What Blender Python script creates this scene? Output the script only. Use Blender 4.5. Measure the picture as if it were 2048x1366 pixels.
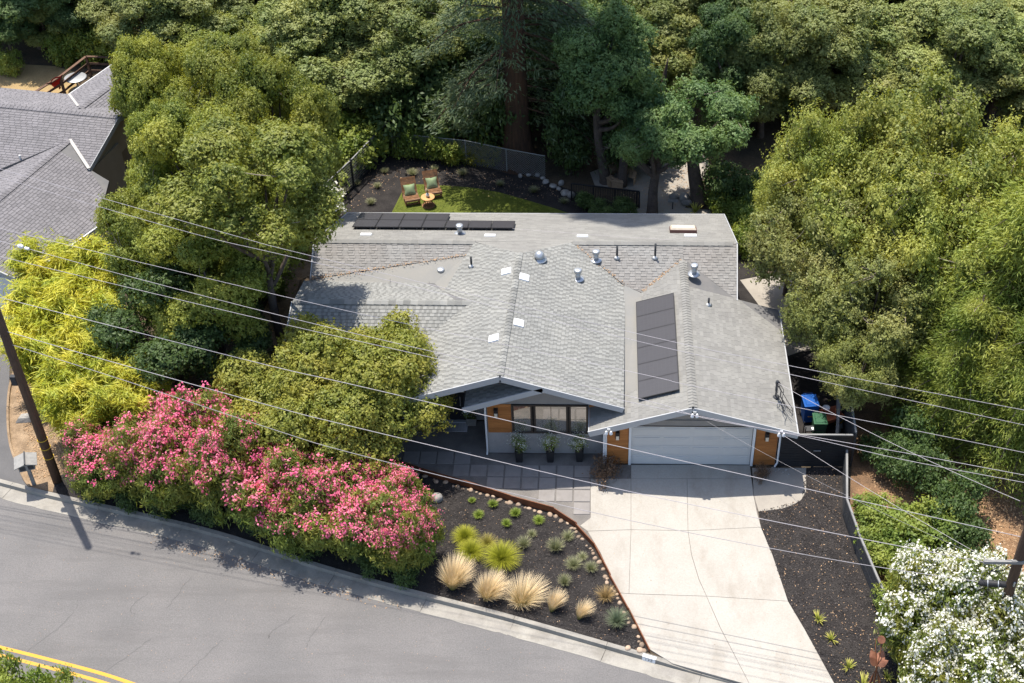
import bpy, bmesh, math, random
import numpy as np
from mathutils import Vector, Matrix
from math import radians, sin, cos, pi, sqrt, atan2, hypot

for o in list(bpy.data.objects): bpy.data.objects.remove(o)
scene = bpy.context.scene
COL = scene.collection
random.seed(7)

# ---------------------------------------------------------------- camera
FOC, PX, PY = 2700.0, 1200.0, 683.0          # focal length and principal point, in pixels of a 2048 px wide frame
TH, RO = radians(40.0), radians(0.5)
CAMP = Vector((-3.66, -38.22, 38.46))
W_ = Vector((0, cos(TH), -sin(TH)))
R_ = Vector((1, 0, 0))*cos(RO) + Vector((0, sin(TH), cos(TH)))*sin(RO)
U_ = -Vector((1, 0, 0))*sin(RO) + Vector((0, sin(TH), cos(TH)))*cos(RO)
cd = bpy.data.cameras.new('camera'); cam = bpy.data.objects.new('camera', cd); COL.objects.link(cam)
cd.sensor_width = 36.0; cd.lens = FOC/2048*36.0
cd.shift_x = -(PX-1024)/2048; cd.shift_y = 0.0
cd.clip_start = 0.5; cd.clip_end = 6000
cam.matrix_world = Matrix(((R_.x, U_.x, -W_.x, CAMP.x), (R_.y, U_.y, -W_.y, CAMP.y), (R_.z, U_.z, -W_.z, CAMP.z), (0, 0, 0, 1)))
scene.camera = cam

# ---------------------------------------------------------------- sky, sun, exposure
SUNV = Vector((-0.172, 0.262, 1.0)).normalized()      # towards the sun
world = bpy.data.worlds.new('World'); scene.world = world; world.use_nodes = True
nt = world.node_tree; nt.nodes.clear()
wo = nt.nodes.new('ShaderNodeOutputWorld'); bg = nt.nodes.new('ShaderNodeBackground'); sk = nt.nodes.new('ShaderNodeTexSky')
sk.sky_type = 'NISHITA'; sk.sun_disc = False
sk.sun_elevation = math.asin(SUNV.z); sk.sun_rotation = atan2(SUNV.x, SUNV.y)
sk.air_density = 1.0; sk.dust_density = 1.5; sk.ozone_density = 1.0
bg.inputs['Strength'].default_value = 0.15
nt.links.new(sk.outputs[0], bg.inputs[0]); nt.links.new(bg.outputs[0], wo.inputs[0])
sd = bpy.data.lights.new('sun', 'SUN'); sd.energy = 4.4; sd.angle = radians(0.53); sd.color = (1.0, 0.935, 0.84)
sun = bpy.data.objects.new('sun', sd); COL.objects.link(sun); sun.location = (0, 0, 80)
sun.rotation_euler = (-SUNV).to_track_quat('-Z', 'Y').to_euler()
scene.view_settings.view_transform = 'Standard'; scene.view_settings.look = 'None'
scene.view_settings.exposure = 0.74; scene.view_settings.gamma = 1.0
scene.view_settings.use_curve_mapping = False
scene.render.engine = 'CYCLES'
scene.cycles.max_bounces = 6; scene.cycles.diffuse_bounces = 4; scene.cycles.glossy_bounces = 2
scene.cycles.transmission_bounces = 4; scene.cycles.transparent_max_bounces = 4
scene.cycles.use_denoising = True

# ---------------------------------------------------------------- measuring the photograph: pixel -> place at a known height
def ray(x, y): return R_*((x-PX)/FOC) - U_*((y-PY)/FOC) + W_
def P(x, y, z=0.0):
    d = ray(x, y); return CAMP + d*((z-CAMP.z)/d.z)
def PYp(x, y, Y):
    d = ray(x, y); return CAMP + d*((Y-CAMP.y)/d.y)
def hit(x, y, p0, n):
    d = ray(x, y); n = Vector(n); return CAMP + d*(((Vector(p0)-CAMP).dot(n))/d.dot(n))

# ---------------------------------------------------------------- object helpers
def tag(o, label=None, cat=None, group=None, kind=None):
    if label: o['label'] = label
    if cat: o['category'] = cat
    if group: o['group'] = group
    if kind: o['kind'] = kind
    return o
def empty(name, loc=(0, 0, 0), rz=0.0, label=None, cat=None, group=None):
    o = bpy.data.objects.new(name, None); COL.objects.link(o)
    o.location = loc; o.rotation_euler = (0, 0, rz); o.empty_display_size = 0.2
    return tag(o, label, cat, group)
def link(name, me, parent=None):
    o = bpy.data.objects.new(name, me); COL.objects.link(o)
    if parent is not None: o.parent = parent
    return o

class MB:
    """collects shapes for ONE mesh object; face attribute rnd drives colour variation"""
    def __init__(s): s.v = []; s.f = []; s.r = []; s.m = []
    def add(s, vs, fs, r=None, M=None, mi=0):
        b = len(s.v)
        if M is not None: vs = [M @ Vector(v) for v in vs]
        s.v += [tuple(v) for v in vs]
        rr = random.random() if r is None else r
        for f in fs:
            s.f.append([i+b for i in f]); s.r.append(rr); s.m.append(mi)
        return s
    def box(s, c, d, r=None, M=None, mi=0, taper=1.0):
        x, y, z = c; a, b, h = d[0]/2, d[1]/2, d[2]/2; t = taper
        vs = [(x-a, y-b, z-h), (x+a, y-b, z-h), (x+a, y+b, z-h), (x-a, y+b, z-h), (x-a*t, y-b*t, z+h), (x+a*t, y-b*t, z+h), (x+a*t, y+b*t, z+h), (x-a*t, y+b*t, z+h)]
        return s.add(vs, [(0, 3, 2, 1), (4, 5, 6, 7), (0, 1, 5, 4), (1, 2, 6, 5), (2, 3, 7, 6), (3, 0, 4, 7)], r, M, mi)
    def beam(s, p, q, w, h, up=(0, 0, 1), r=None, mi=0):
        p, q = Vector(p), Vector(q); d = (q-p); L = d.length; d.normalize(); u = Vector(up)
        sd_ = d.cross(u)
        if sd_.length < 1e-4: sd_ = d.cross(Vector((0, 1, 0)))
        sd_.normalize(); u = sd_.cross(d).normalized(); a = sd_*(w/2); b = u*(h/2)
        vs = [p-a-b, p+a-b, p+a+b, p-a+b, q-a-b, q+a-b, q+a+b, q-a+b]
        return s.add(vs, [(0, 1, 2, 3), (7, 6, 5, 4), (0, 4, 5, 1), (1, 5, 6, 2), (2, 6, 7, 3), (3, 7, 4, 0)], r, None, mi)
    def tube(s, pts, rad, n=8, r=None, mi=0, cap=True):
        pts = [Vector(p) for p in pts]; k = len(pts)
        rs = rad if isinstance(rad, (list, tuple)) else [rad]*k
        t0 = (pts[1]-pts[0]).normalized(); a = t0.orthogonal().normalized(); vs = []; fs = []
        for i, p in enumerate(pts):
            t = (pts[min(i+1, k-1)]-pts[max(i-1, 0)]).normalized()
            a = (a - t*a.dot(t)); a = a.normalized() if a.length > 1e-6 else t.orthogonal().normalized()
            b = t.cross(a)
            for j in range(n):
                w = 2*pi*j/n; vs.append(p + (a*cos(w)+b*sin(w))*rs[i])
        for i in range(k-1):
            for j in range(n):
                j2 = (j+1) % n; fs.append((i*n+j, i*n+j2, (i+1)*n+j2, (i+1)*n+j))
        if cap: fs.append(tuple(range(n-1, -1, -1))); fs.append(tuple((k-1)*n+j for j in range(n)))
        return s.add(vs, fs, r, None, mi)
    def lathe(s, prof, c=(0, 0, 0), n=20, r=None, mi=0, M=None):
        vs = []; fs = []; c = Vector(c)
        for (rad, z) in prof:
            for j in range(n):
                w = 2*pi*j/n; vs.append(c + Vector((rad*cos(w), rad*sin(w), z)))
        for i in range(len(prof)-1):
            for j in range(n):
                j2 = (j+1) % n; fs.append((i*n+j, i*n+j2, (i+1)*n+j2, (i+1)*n+j))
        fs.append(tuple(range(n-1, -1, -1))); fs.append(tuple((len(prof)-1)*n+j for j in range(n)))
        return s.add(vs, fs, r, M, mi)
    def prism(s, poly, z0, z1, r=None, mi=0):
        n = len(poly); vs = [(p[0], p[1], z0) for p in poly]+[(p[0], p[1], z1) for p in poly]
        A = sum(poly[i][0]*poly[(i+1) % n][1]-poly[(i+1) % n][0]*poly[i][1] for i in range(n))
        fs = [tuple(range(n-1, -1, -1)), tuple(range(n, 2*n))]+[(i, (i+1) % n, n+(i+1) % n, n+i) for i in range(n)]
        if A < 0: fs = [tuple(reversed(f)) for f in fs]
        return s.add(vs, fs, r, None, mi)
    def slab(s, poly3, thick, r=None, mi=0):      # polygon in space, extruded straight down
        n = len(poly3); vs = [tuple(p) for p in poly3]+[(p[0], p[1], p[2]-thick) for p in poly3]
        A = sum(poly3[i][0]*poly3[(i+1) % n][1]-poly3[(i+1) % n][0]*poly3[i][1] for i in range(n))
        fs = [tuple(range(n)), tuple(range(2*n-1, n-1, -1))]+[(i, n+i, n+(i+1) % n, (i+1) % n) for i in range(n)]
        if A < 0: fs = [tuple(reversed(f)) for f in fs]
        return s.add(vs, fs, r, None, mi)
    def mesh(s, name, mats, smooth=False):
        me = bpy.data.meshes.new(name); me.from_pydata(s.v, [], s.f)
        for m in (mats if isinstance(mats, (list, tuple)) else [mats]): me.materials.append(m)
        if any(s.m): me.polygons.foreach_set('material_index', s.m)
        at = me.attributes.new('rnd', 'FLOAT', 'FACE'); at.data.foreach_set('value', s.r)
        if smooth: me.polygons.foreach_set('use_smooth', [True]*len(s.f))
        me.update(); return me
    def build(s, name, mats, parent=None, smooth=False): return link(name, s.mesh(name, mats, smooth), parent)

def quads_mesh(name, V, mats, rnd, nper=4, mat_idx=None, extra=None):
    """V: (n, nper, 3) array of separate leaf faces, made fast"""
    n = V.shape[0]; me = bpy.data.meshes.new(name)
    me.vertices.add(n*nper); me.vertices.foreach_set('co', V.reshape(-1).astype(np.float32))
    me.loops.add(n*nper); me.loops.foreach_set('vertex_index', np.arange(n*nper, dtype=np.int32))
    me.polygons.add(n); me.polygons.foreach_set('loop_start', np.arange(0, n*nper, nper, dtype=np.int32))
    try: me.polygons.foreach_set('loop_total', np.full(n, nper, dtype=np.int32))
    except Exception: pass
    for m in (mats if isinstance(mats, (list, tuple)) else [mats]): me.materials.append(m)
    if mat_idx is not None: me.polygons.foreach_set('material_index', mat_idx.astype(np.int32))
    a = me.attributes.new('rnd', 'FLOAT', 'FACE'); a.data.foreach_set('value', rnd.astype(np.float32))
    if extra is not None:
        a = me.attributes.new('tt', 'FLOAT', 'POINT'); a.data.foreach_set('value', extra.reshape(-1).astype(np.float32))
    me.update(calc_edges=True); me.validate(); return me

def copy_tree(o, parent=None, **props):
    c = o.copy(); COL.objects.link(c); c.parent = parent
    for k, v in props.items(): c[k] = v
    for ch in [x for x in bpy.data.objects if x.parent is o]: copy_tree(ch, c)
    return c
def dup(root, kids, loc, rz=0.0, sc=(1, 1, 1)):
    """copy of a thing and of each of its parts (kids: list of parts), sharing mesh data"""
    c = root.copy(); COL.objects.link(c); c.location = loc; c.rotation_euler = (0, 0, rz); c.scale = sc
    for k in kids:
        d = k.copy(); COL.objects.link(d); d.parent = c
    return c

# ---------------------------------------------------------------- materials
def nd(nt, t, **kw):
    n = nt.nodes.new(t)
    for k, v in kw.items():
        if k in n.inputs: n.inputs[k].default_value = v
        else: setattr(n, k, v)
    return n
def c4(c): return (c[0], c[1], c[2], 1.0)
def srgb(r, g, b):
    f = lambda u: (u/255/12.92 if u/255 <= 0.04045 else ((u/255+0.055)/1.055)**2.4)
    return (f(r), f(g), f(b))
MATS = {}
def mat(name, c1, c2=None, scale=3.0, detail=6, rough=0.8, rnd=0.0, orand=0.0, bump=0.0, bscale=40.0, metal=0.0, spec=0.3, fine=0.0, fscale=60.0, stretch=None, fine_c=None, lo=0.35, hi=0.65, stain=None):
    """procedural surface: two tones mixed by noise, fine speckle, per-piece variation, bump"""
    m = bpy.data.materials.new(name); m.use_nodes = True; nt = m.node_tree; nt.nodes.clear(); L = nt.links.new
    out = nt.nodes.new('ShaderNodeOutputMaterial'); b = nt.nodes.new('ShaderNodeBsdfPrincipled'); L(b.outputs[0], out.inputs[0])
    b.inputs['Roughness'].default_value = rough; b.inputs['Metallic'].default_value = metal; b.inputs['Specular IOR Level'].default_value = spec
    tc = nt.nodes.new('ShaderNodeTexCoord'); geo = nt.nodes.new('ShaderNodeNewGeometry'); src = geo.outputs['Position']
    if stretch:
        mp = nt.nodes.new('ShaderNodeMapping'); mp.inputs['Scale'].default_value = stretch; L(src, mp.inputs[0]); src = mp.outputs[0]
    n1 = nd(nt, 'ShaderNodeTexNoise', Scale=scale, Detail=detail, Roughness=0.6); L(src, n1.inputs['Vector'])
    mr = nd(nt, 'ShaderNodeMapRange'); mr.inputs[1].default_value = lo; mr.inputs[2].default_value = hi; L(n1.outputs[0], mr.inputs[0])
    mx = nd(nt, 'ShaderNodeMix', data_type='RGBA'); mx.inputs[6].default_value = c4(c1); mx.inputs[7].default_value = c4(c2 or c1); L(mr.outputs[0], mx.inputs[0])
    col = mx.outputs[2]
    if fine > 0:
        n2 = nd(nt, 'ShaderNodeTexNoise', Scale=fscale, Detail=3, Roughness=0.7); L(src, n2.inputs['Vector'])
        if fine_c is None:
            m2 = nd(nt, 'ShaderNodeMapRange'); m2.inputs[1].default_value = 0.25; m2.inputs[2].default_value = 0.75; m2.inputs[3].default_value = 1-fine; m2.inputs[4].default_value = 1+fine; L(n2.outputs[0], m2.inputs[0])
            vm = nt.nodes.new('ShaderNodeVectorMath'); vm.operation = 'SCALE'; L(col, vm.inputs[0]); L(m2.outputs[0], vm.inputs['Scale']); col = vm.outputs[0]
        else:
            m2 = nd(nt, 'ShaderNodeMapRange'); m2.inputs[1].default_value = 1-fine; m2.inputs[2].default_value = 1-fine+0.06; L(n2.outputs[0], m2.inputs[0])
            mf = nd(nt, 'ShaderNodeMix', data_type='RGBA'); L(m2.outputs[0], mf.inputs[0]); L(col, mf.inputs[6]); mf.inputs[7].default_value = c4(fine_c); col = mf.outputs[2]
    if stain:                                            # (colour, scale, stretch, amount): weathering with a shape of its own
        sc, ss, st, sa = stain; mp2 = nt.nodes.new('ShaderNodeMapping'); mp2.inputs['Scale'].default_value = st; mp2.inputs['Rotation'].default_value = (0, 0, 0.24 if name == 'asphalt' else 0.0); L(geo.outputs['Position'], mp2.inputs[0])
        n3 = nd(nt, 'ShaderNodeTexNoise', Scale=ss, Detail=8, Roughness=0.68); L(mp2.outputs[0], n3.inputs['Vector'])
        m3 = nd(nt, 'ShaderNodeMapRange'); m3.inputs[1].default_value = 0.5; m3.inputs[2].default_value = 0.72; m3.inputs[4].default_value = sa; L(n3.outputs[0], m3.inputs[0])
        mz = nd(nt, 'ShaderNodeMix', data_type='RGBA'); L(m3.outputs[0], mz.inputs[0]); L(col, mz.inputs[6]); mz.inputs[7].default_value = c4(sc); col = mz.outputs[2]
    if rnd > 0 or orand > 0:
        at = nt.nodes.new('ShaderNodeAttribute'); at.attribute_name = 'rnd'
        oi = nt.nodes.new('ShaderNodeObjectInfo')
        ma = nt.nodes.new('ShaderNodeMath'); ma.operation = 'MULTIPLY_ADD'; L(at.outputs['Fac'], ma.inputs[0]); ma.inputs[1].default_value = 2*rnd; ma.inputs[2].default_value = 1-rnd-orand
        mb = nt.nodes.new('ShaderNodeMath'); mb.operation = 'MULTIPLY_ADD'; L(oi.outputs['Random'], mb.inputs[0]); mb.inputs[1].default_value = 2*orand; L(ma.outputs[0], mb.inputs[2])
        vm = nt.nodes.new('ShaderNodeVectorMath'); vm.operation = 'SCALE'; L(col, vm.inputs[0]); L(mb.outputs[0], vm.inputs['Scale']); col = vm.outputs[0]
    L(col, b.inputs['Base Color'])
    if bump > 0:
        nb = nd(nt, 'ShaderNodeTexNoise', Scale=bscale, Detail=5, Roughness=0.65); L(src, nb.inputs['Vector'])
        bp = nt.nodes.new('ShaderNodeBump'); bp.inputs['Strength'].default_value = bump; bp.inputs['Distance'].default_value = 0.03; L(nb.outputs[0], bp.inputs['Height']); L(bp.outputs[0], b.inputs['Normal'])
    MATS[name] = m; return m

def leafmat(name, ca, cb, cc=None, trans=0.35, tcol=None, rough=0.55, nscale=0.5, orand=0.12):
    """leaf: colour runs ca..cb by leaf, drifts to cc in patches; light passes through"""
    m = bpy.data.materials.new(name); m.use_nodes = True; nt = m.node_tree; nt.nodes.clear(); L = nt.links.new
    out = nt.nodes.new('ShaderNodeOutputMaterial'); b = nt.nodes.new('ShaderNodeBsdfPrincipled'); tr = nt.nodes.new('ShaderNodeBsdfTranslucent'); ms = nt.nodes.new('ShaderNodeMixShader')
    b.inputs['Roughness'].default_value = rough; b.inputs['Specular IOR Level'].default_value = 0.35
    at = nt.nodes.new('ShaderNodeAttribute'); at.attribute_name = 'rnd'
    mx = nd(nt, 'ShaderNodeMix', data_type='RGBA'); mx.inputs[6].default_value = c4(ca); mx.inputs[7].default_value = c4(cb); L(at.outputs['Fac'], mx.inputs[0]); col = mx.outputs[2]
    if cc:
        g = nt.nodes.new('ShaderNodeNewGeometry'); n1 = nd(nt, 'ShaderNodeTexNoise', Scale=nscale, Detail=4, Roughness=0.6); L(g.outputs['Position'], n1.inputs['Vector'])
        mr = nd(nt, 'ShaderNodeMapRange'); mr.inputs[1].default_value = 0.42; mr.inputs[2].default_value = 0.66; L(n1.outputs[0], mr.inputs[0])
        m2 = nd(nt, 'ShaderNodeMix', data_type='RGBA'); L(mr.outputs[0], m2.inputs[0]); L(col, m2.inputs[6]); m2.inputs[7].default_value = c4(cc); col = m2.outputs[2]
    oi = nt.nodes.new('ShaderNodeObjectInfo'); ma = nt.nodes.new('ShaderNodeMath'); ma.operation = 'MULTIPLY_ADD'; L(oi.outputs['Random'], ma.inputs[0]); ma.inputs[1].default_value = 2*orand; ma.inputs[2].default_value = 1-orand
    vm = nt.nodes.new('ShaderNodeVectorMath'); vm.operation = 'SCALE'; L(col, vm.inputs[0]); L(ma.outputs[0], vm.inputs['Scale']); col = vm.outputs[0]
    L(col, b.inputs['Base Color'])
    tm = nd(nt, 'ShaderNodeMix', data_type='RGBA'); tm.blend_type = 'MULTIPLY'; tm.inputs[0].default_value = 1.0; L(col, tm.inputs[6]); tm.inputs[7].default_value = c4(tcol or (1.5, 1.4, 0.7)); L(tm.outputs[2], tr.inputs[0])
    ms.inputs[0].default_value = trans; L(b.outputs[0], ms.inputs[1]); L(tr.outputs[0], ms.inputs[2]); L(ms.outputs[0], out.inputs[0])
    MATS[name] = m; return m

def grassmat(name, base, mid, tip, trans=0.35):
    m = bpy.data.materials.new(name); m.use_nodes = True; nt = m.node_tree; nt.nodes.clear(); L = nt.links.new
    out = nt.nodes.new('ShaderNodeOutputMaterial'); b = nt.nodes.new('ShaderNodeBsdfPrincipled'); tr = nt.nodes.new('ShaderNodeBsdfTranslucent'); ms = nt.nodes.new('ShaderNodeMixShader')
    b.inputs['Roughness'].default_value = 0.6; b.inputs['Specular IOR Level'].default_value = 0.25
    at = nt.nodes.new('ShaderNodeAttribute'); at.attribute_name = 'tt'
    cr = nt.nodes.new('ShaderNodeValToRGB'); e = cr.color_ramp.elements; e[0].color = c4(base); e[0].position = 0.0; e[1].color = c4(tip); e[1].position = 0.8
    e2 = cr.color_ramp.elements.new(0.4); e2.color = c4(mid); L(at.outputs['Fac'], cr.inputs[0])
    a2 = nt.nodes.new('ShaderNodeAttribute'); a2.attribute_name = 'rnd'
    ma = nt.nodes.new('ShaderNodeMath'); ma.operation = 'MULTIPLY_ADD'; L(a2.outputs['Fac'], ma.inputs[0]); ma.inputs[1].default_value = 0.5; ma.inputs[2].default_value = 0.75
    vm = nt.nodes.new('ShaderNodeVectorMath'); vm.operation = 'SCALE'; L(cr.outputs[0], vm.inputs[0]); L(ma.outputs[0], vm.inputs['Scale'])
    L(vm.outputs[0], b.inputs['Base Color']); L(vm.outputs[0], tr.inputs[0])
    ms.inputs[0].default_value = trans; L(b.outputs[0], ms.inputs[1]); L(tr.outputs[0], ms.inputs[2]); L(ms.outputs[0], out.inputs[0])
    return m

M_soil = mat('soil_litter', (0.105, 0.075, 0.048), (0.05, 0.042, 0.03), 0.6, rough=0.95, bump=0.8, bscale=9, fine=0.5, fscale=22)
M_dry = mat('dry_grass', (0.3676, 0.2647, 0.125), (0.2647, 0.1838, 0.0882), 0.8, rough=0.95, bump=0.7, bscale=14, fine=0.35, fscale=18)
M_litter = mat('leaf_litter', (0.25, 0.1471, 0.0772), (0.1176, 0.0735, 0.0441), 0.9, rough=0.95, bump=0.9, bscale=12, fine=0.5, fscale=20)
M_chips = mat('wood_chip', (0.3088, 0.2206, 0.1397), (0.1912, 0.1324, 0.0809), 2.0, rough=0.95, bump=0.9, bscale=16, fine=0.45, fscale=28)
M_mulch = mat('dark_mulch', (0.04, 0.036, 0.034), (0.022, 0.02, 0.02), 1.5, rough=0.95, bump=1.0, bscale=22, fine=0.6, fscale=35, spec=0.15)
M_asph = mat('asphalt', (0.162, 0.154, 0.149), (0.136, 0.131, 0.128), 0.35, rough=0.92, bump=0.3, bscale=60, fine=0.26, fscale=22, stain=((0.105, 0.1, 0.097), 0.55, (0.28, 2.2, 1), 0.6))
M_asph2 = mat('dark_asphalt', (0.125, 0.1213, 0.1213), (0.0956, 0.0941, 0.0956), 0.5, rough=0.92, bump=0.25, bscale=90, fine=0.14, fscale=45)
M_seal = mat('crack_sealer', (0.0993, 0.0956, 0.0941), (0.114, 0.1103, 0.1088), 3, rough=0.9)
M_conc = mat('driveway_concrete', (0.375, 0.353, 0.316), (0.33, 0.308, 0.27), 0.7, rough=0.9, bump=0.12, bscale=70, fine=0.11, fscale=18, orand=0.02, lo=0.3, hi=0.75, stain=((0.24, 0.205, 0.165), 0.9, (1.0, 0.45, 1), 0.55))
M_joint = mat('joint_dirt', (0.13, 0.115, 0.10), (0.18, 0.165, 0.15), 6, rough=0.95)
M_curb = mat('curb_concrete', (0.3088, 0.2904, 0.2537), (0.2279, 0.2132, 0.1912), 1.2, rough=0.92, bump=0.25, bscale=40, fine=0.13, fscale=28, orand=0.06, stain=((0.17, 0.155, 0.13), 1.6, (1, 1, 1), 0.7))
M_paver = mat('paver_concrete', (0.2647, 0.2463, 0.2316), (0.2206, 0.2059, 0.1949), 1.3, rough=0.9, bump=0.12, bscale=50, fine=0.08, fscale=40, orand=0.05, stain=((0.16, 0.145, 0.13), 1.4, (1, 1, 1), 0.5))
M_aggr = mat('aggregate', (0.1912, 0.1768, 0.1625), (0.1434, 0.1338, 0.1243), 2.0, rough=0.95, bump=0.5, bscale=60, fine=0.4, fscale=40)
M_patio = mat('patio_concrete', (0.3382, 0.3088, 0.2647), (0.2794, 0.2537, 0.2206), 1.0, rough=0.92, bump=0.15, bscale=50, fine=0.09, fscale=30)
M_turf = mat('artificial_turf', (0.1103, 0.1287, 0.0162), (0.0846, 0.1066, 0.0118), 1.6, rough=0.85, bump=0.9, bscale=60, fine=0.3, fscale=50)
M_yellow = mat('yellow_paint', (0.58, 0.3, 0.028), (0.5, 0.29, 0.06), 3, rough=0.7, fine=0.12, fscale=40)
M_rust = mat('corten_steel', (0.1917, 0.0708, 0.0292), (0.1333, 0.05, 0.025), 3, rough=0.75, bump=0.15, fine=0.2, fscale=25)
M_rock = mat('river_stone', (0.3529, 0.2647, 0.1912), (0.2794, 0.2059, 0.1471), 5, rough=0.85, orand=0.3, bump=0.2, fine=0.12)
M_roofL = mat('light_shingle', (0.2247, 0.2247, 0.2095), (0.1928, 0.1945, 0.1845), 0.8, rough=0.95, rnd=0.24, bump=0.3, bscale=120, fine=0.16, fscale=55)
M_roofG = mat('pale_grey_shingle', (0.2263, 0.2222, 0.2053), (0.197, 0.1928, 0.1802), 0.8, rough=0.95, rnd=0.1, bump=0.3, bscale=120, fine=0.12, fscale=55)
M_roofO = mat('weathered_shingle', (0.225, 0.222, 0.212), (0.208, 0.196, 0.182), 0.5, rough=0.95, rnd=0.11, bump=0.3, bscale=120, fine=0.14, fscale=55)
M_roofN = mat('mauve_grey_shingle', (0.1814, 0.1726, 0.1785), (0.1618, 0.155, 0.16), 0.8, rough=0.95, rnd=0.12, bump=0.3, bscale=120, fine=0.12, fscale=55)
M_under = mat('shingle_under_course', (0.13, 0.13, 0.13), (0.16, 0.155, 0.15), 3, rough=0.95)  # darker underlay below the shingle tabs; membrane seams share it
M_underO = mat('weathered_under_course', (0.085, 0.08, 0.075), (0.11, 0.1, 0.095), 3, rough=0.95)
M_memb = mat('roof_membrane', (0.2022, 0.2022, 0.1925), (0.2306, 0.2224, 0.2022), 0.8, rough=0.95, fine=0.1, fscale=60)
M_needle = mat('dry_leaf_litter', (0.45, 0.29, 0.16), (0.3, 0.2, 0.12), 9, rough=0.95, rnd=0.3)
M_fascia = mat('grey_white_paint', (0.3917, 0.4, 0.4083), (0.3667, 0.375, 0.3833), 2, rough=0.55)
M_white = mat('white_paint', (0.74, 0.75, 0.76), (0.7, 0.71, 0.72), 2, rough=0.5)
M_gdoor = mat('garage_door_white', (0.585, 0.58, 0.565), (0.55, 0.548, 0.537), 1.0, rough=0.5, orand=0.01)
M_stucco = mat('grey_stucco', (0.3333, 0.3208, 0.3125), (0.2833, 0.275, 0.2708), 1.6, rough=0.95, bump=0.3, bscale=45, fine=0.08, fscale=30)
M_gable = mat('taupe_stucco', (0.275, 0.2583, 0.2417), (0.2417, 0.2292, 0.2167), 1.6, rough=0.95, bump=0.3, bscale=45, fine=0.08, fscale=30)
M_cedar = mat('cedar_board', (0.4167, 0.1708, 0.0517), (0.3417, 0.1292, 0.0375), 2.2, rough=0.55, orand=0.13, stretch=(0.6, 4, 9), fine=0.16, fscale=12)
M_black = mat('black_paint', (0.018, 0.018, 0.02), (0.024, 0.024, 0.026), 3, rough=0.5)
M_dgrey = mat('dark_grey_board', (0.05, 0.052, 0.056), (0.037, 0.039, 0.043), 3, rough=0.7, orand=0.12, stretch=(1, 1, 6), fine=0.15)
M_capg = mat('fence_cap_grey', (0.24, 0.24, 0.2325), (0.1875, 0.1875, 0.1837), 2, rough=0.8, fine=0.12)
M_bronze = mat('bronze_frame', (0.055, 0.042, 0.034), (0.045, 0.036, 0.03), 3, rough=0.45)
M_dark = mat('dark_interior', (0.012, 0.012, 0.013), None, 3, rough=0.7)
M_lamp = mat('frosted_lamp_glass', (0.7, 0.62, 0.5), None, 3, rough=0.3)
M_pole = mat('creosote_wood', (0.115, 0.072, 0.047), (0.075, 0.05, 0.036), 2.0, rough=0.9, bump=0.6, bscale=14, stretch=(4, 4, 0.35), fine=0.3, fscale=10)
M_bark = mat('grey_bark', (0.13, 0.1, 0.08), (0.075, 0.058, 0.048), 3, rough=0.95, bump=0.8, bscale=14, fine=0.25, fscale=20)
M_barkr = mat('redwood_bark', (0.0945, 0.0504, 0.0294), (0.049, 0.0294, 0.0196), 3, rough=0.95, bump=1.0, bscale=9, stretch=(3, 3, 0.3), fine=0.3, fscale=12)
M_twig = mat('pale_twig', (0.3, 0.255, 0.21), (0.2, 0.165, 0.135), 4, rough=0.95)
M_wire = mat('aluminium_wire', (0.4167, 0.3833, 0.3917), (0.3667, 0.3417, 0.35), 3, rough=0.4, spec=0.5)
M_cable = mat('grey_cable', (0.35, 0.325, 0.3333), (0.3, 0.2833, 0.2917), 3, rough=0.5)
M_rubber = mat('black_rubber', (0.025, 0.025, 0.027), None, 3, rough=0.6)
M_galv = mat('galvanised_steel', (0.48, 0.5, 0.52), (0.42, 0.44, 0.46), 6, rough=0.4, metal=0.6)
M_chain = mat('galvanised_wire', (0.3, 0.31, 0.3), (0.25, 0.26, 0.25), 6, rough=0.6)
M_teak = mat('teak_wood', (0.25, 0.125, 0.06), (0.16, 0.08, 0.038), 6, rough=0.6, orand=0.18, stretch=(1, 1, 1), fine=0.2, fscale=25)
M_oak = mat('light_wood', (0.56, 0.31, 0.13), (0.47, 0.25, 0.1), 5, rough=0.55, fine=0.12, fscale=25)
M_sage = mat('sage_fabric', (0.28, 0.36, 0.2), (0.24, 0.31, 0.17), 8, rough=0.95, fine=0.12)
M_tan = mat('weathered_bench_wood', (0.42, 0.29, 0.18), (0.32, 0.22, 0.14), 5, rough=0.85, orand=0.12, fine=0.2)
M_terra = mat('terracotta', (0.46, 0.15, 0.075), (0.38, 0.12, 0.06), 4, rough=0.8)
M_red = mat('red_fabric', (0.5, 0.015, 0.02), (0.42, 0.012, 0.016), 4, rough=0.85)
M_bluebin = mat('blue_plastic', (0.012, 0.095, 0.36), (0.012, 0.075, 0.3), 4, rough=0.4)
M_greenbin = mat('green_plastic', (0.03, 0.1, 0.05), None, 4, rough=0.5)
M_orange = mat('orange_firewood', (0.52, 0.25, 0.085), (0.4, 0.18, 0.06), 6, rough=0.8, orand=0.15)
M_yel = mat('yellow_plastic', (0.6, 0.38, 0.03), None, 4, rough=0.5)
M_stone = mat('pale_boulder', (0.36, 0.34, 0.31), (0.22, 0.21, 0.195), 3, rough=0.9, bump=0.6, bscale=9, fine=0.2, orand=0.12)
M_mail = mat('weathered_grey_wood', (0.27, 0.265, 0.25), (0.21, 0.205, 0.195), 5, rough=0.85, fine=0.15)
M_tanw = mat('beige_wall', (0.35, 0.2917, 0.225), (0.3167, 0.2667, 0.2083), 2, rough=0.9)
M_brownrail = mat('brown_stained_wood', (0.15, 0.09, 0.06), (0.11, 0.065, 0.045), 4, rough=0.85, orand=0.1, fine=0.2)
M_flash = mat('painted_flashing', (0.55, 0.55, 0.5333), None, 3, rough=0.5)
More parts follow.
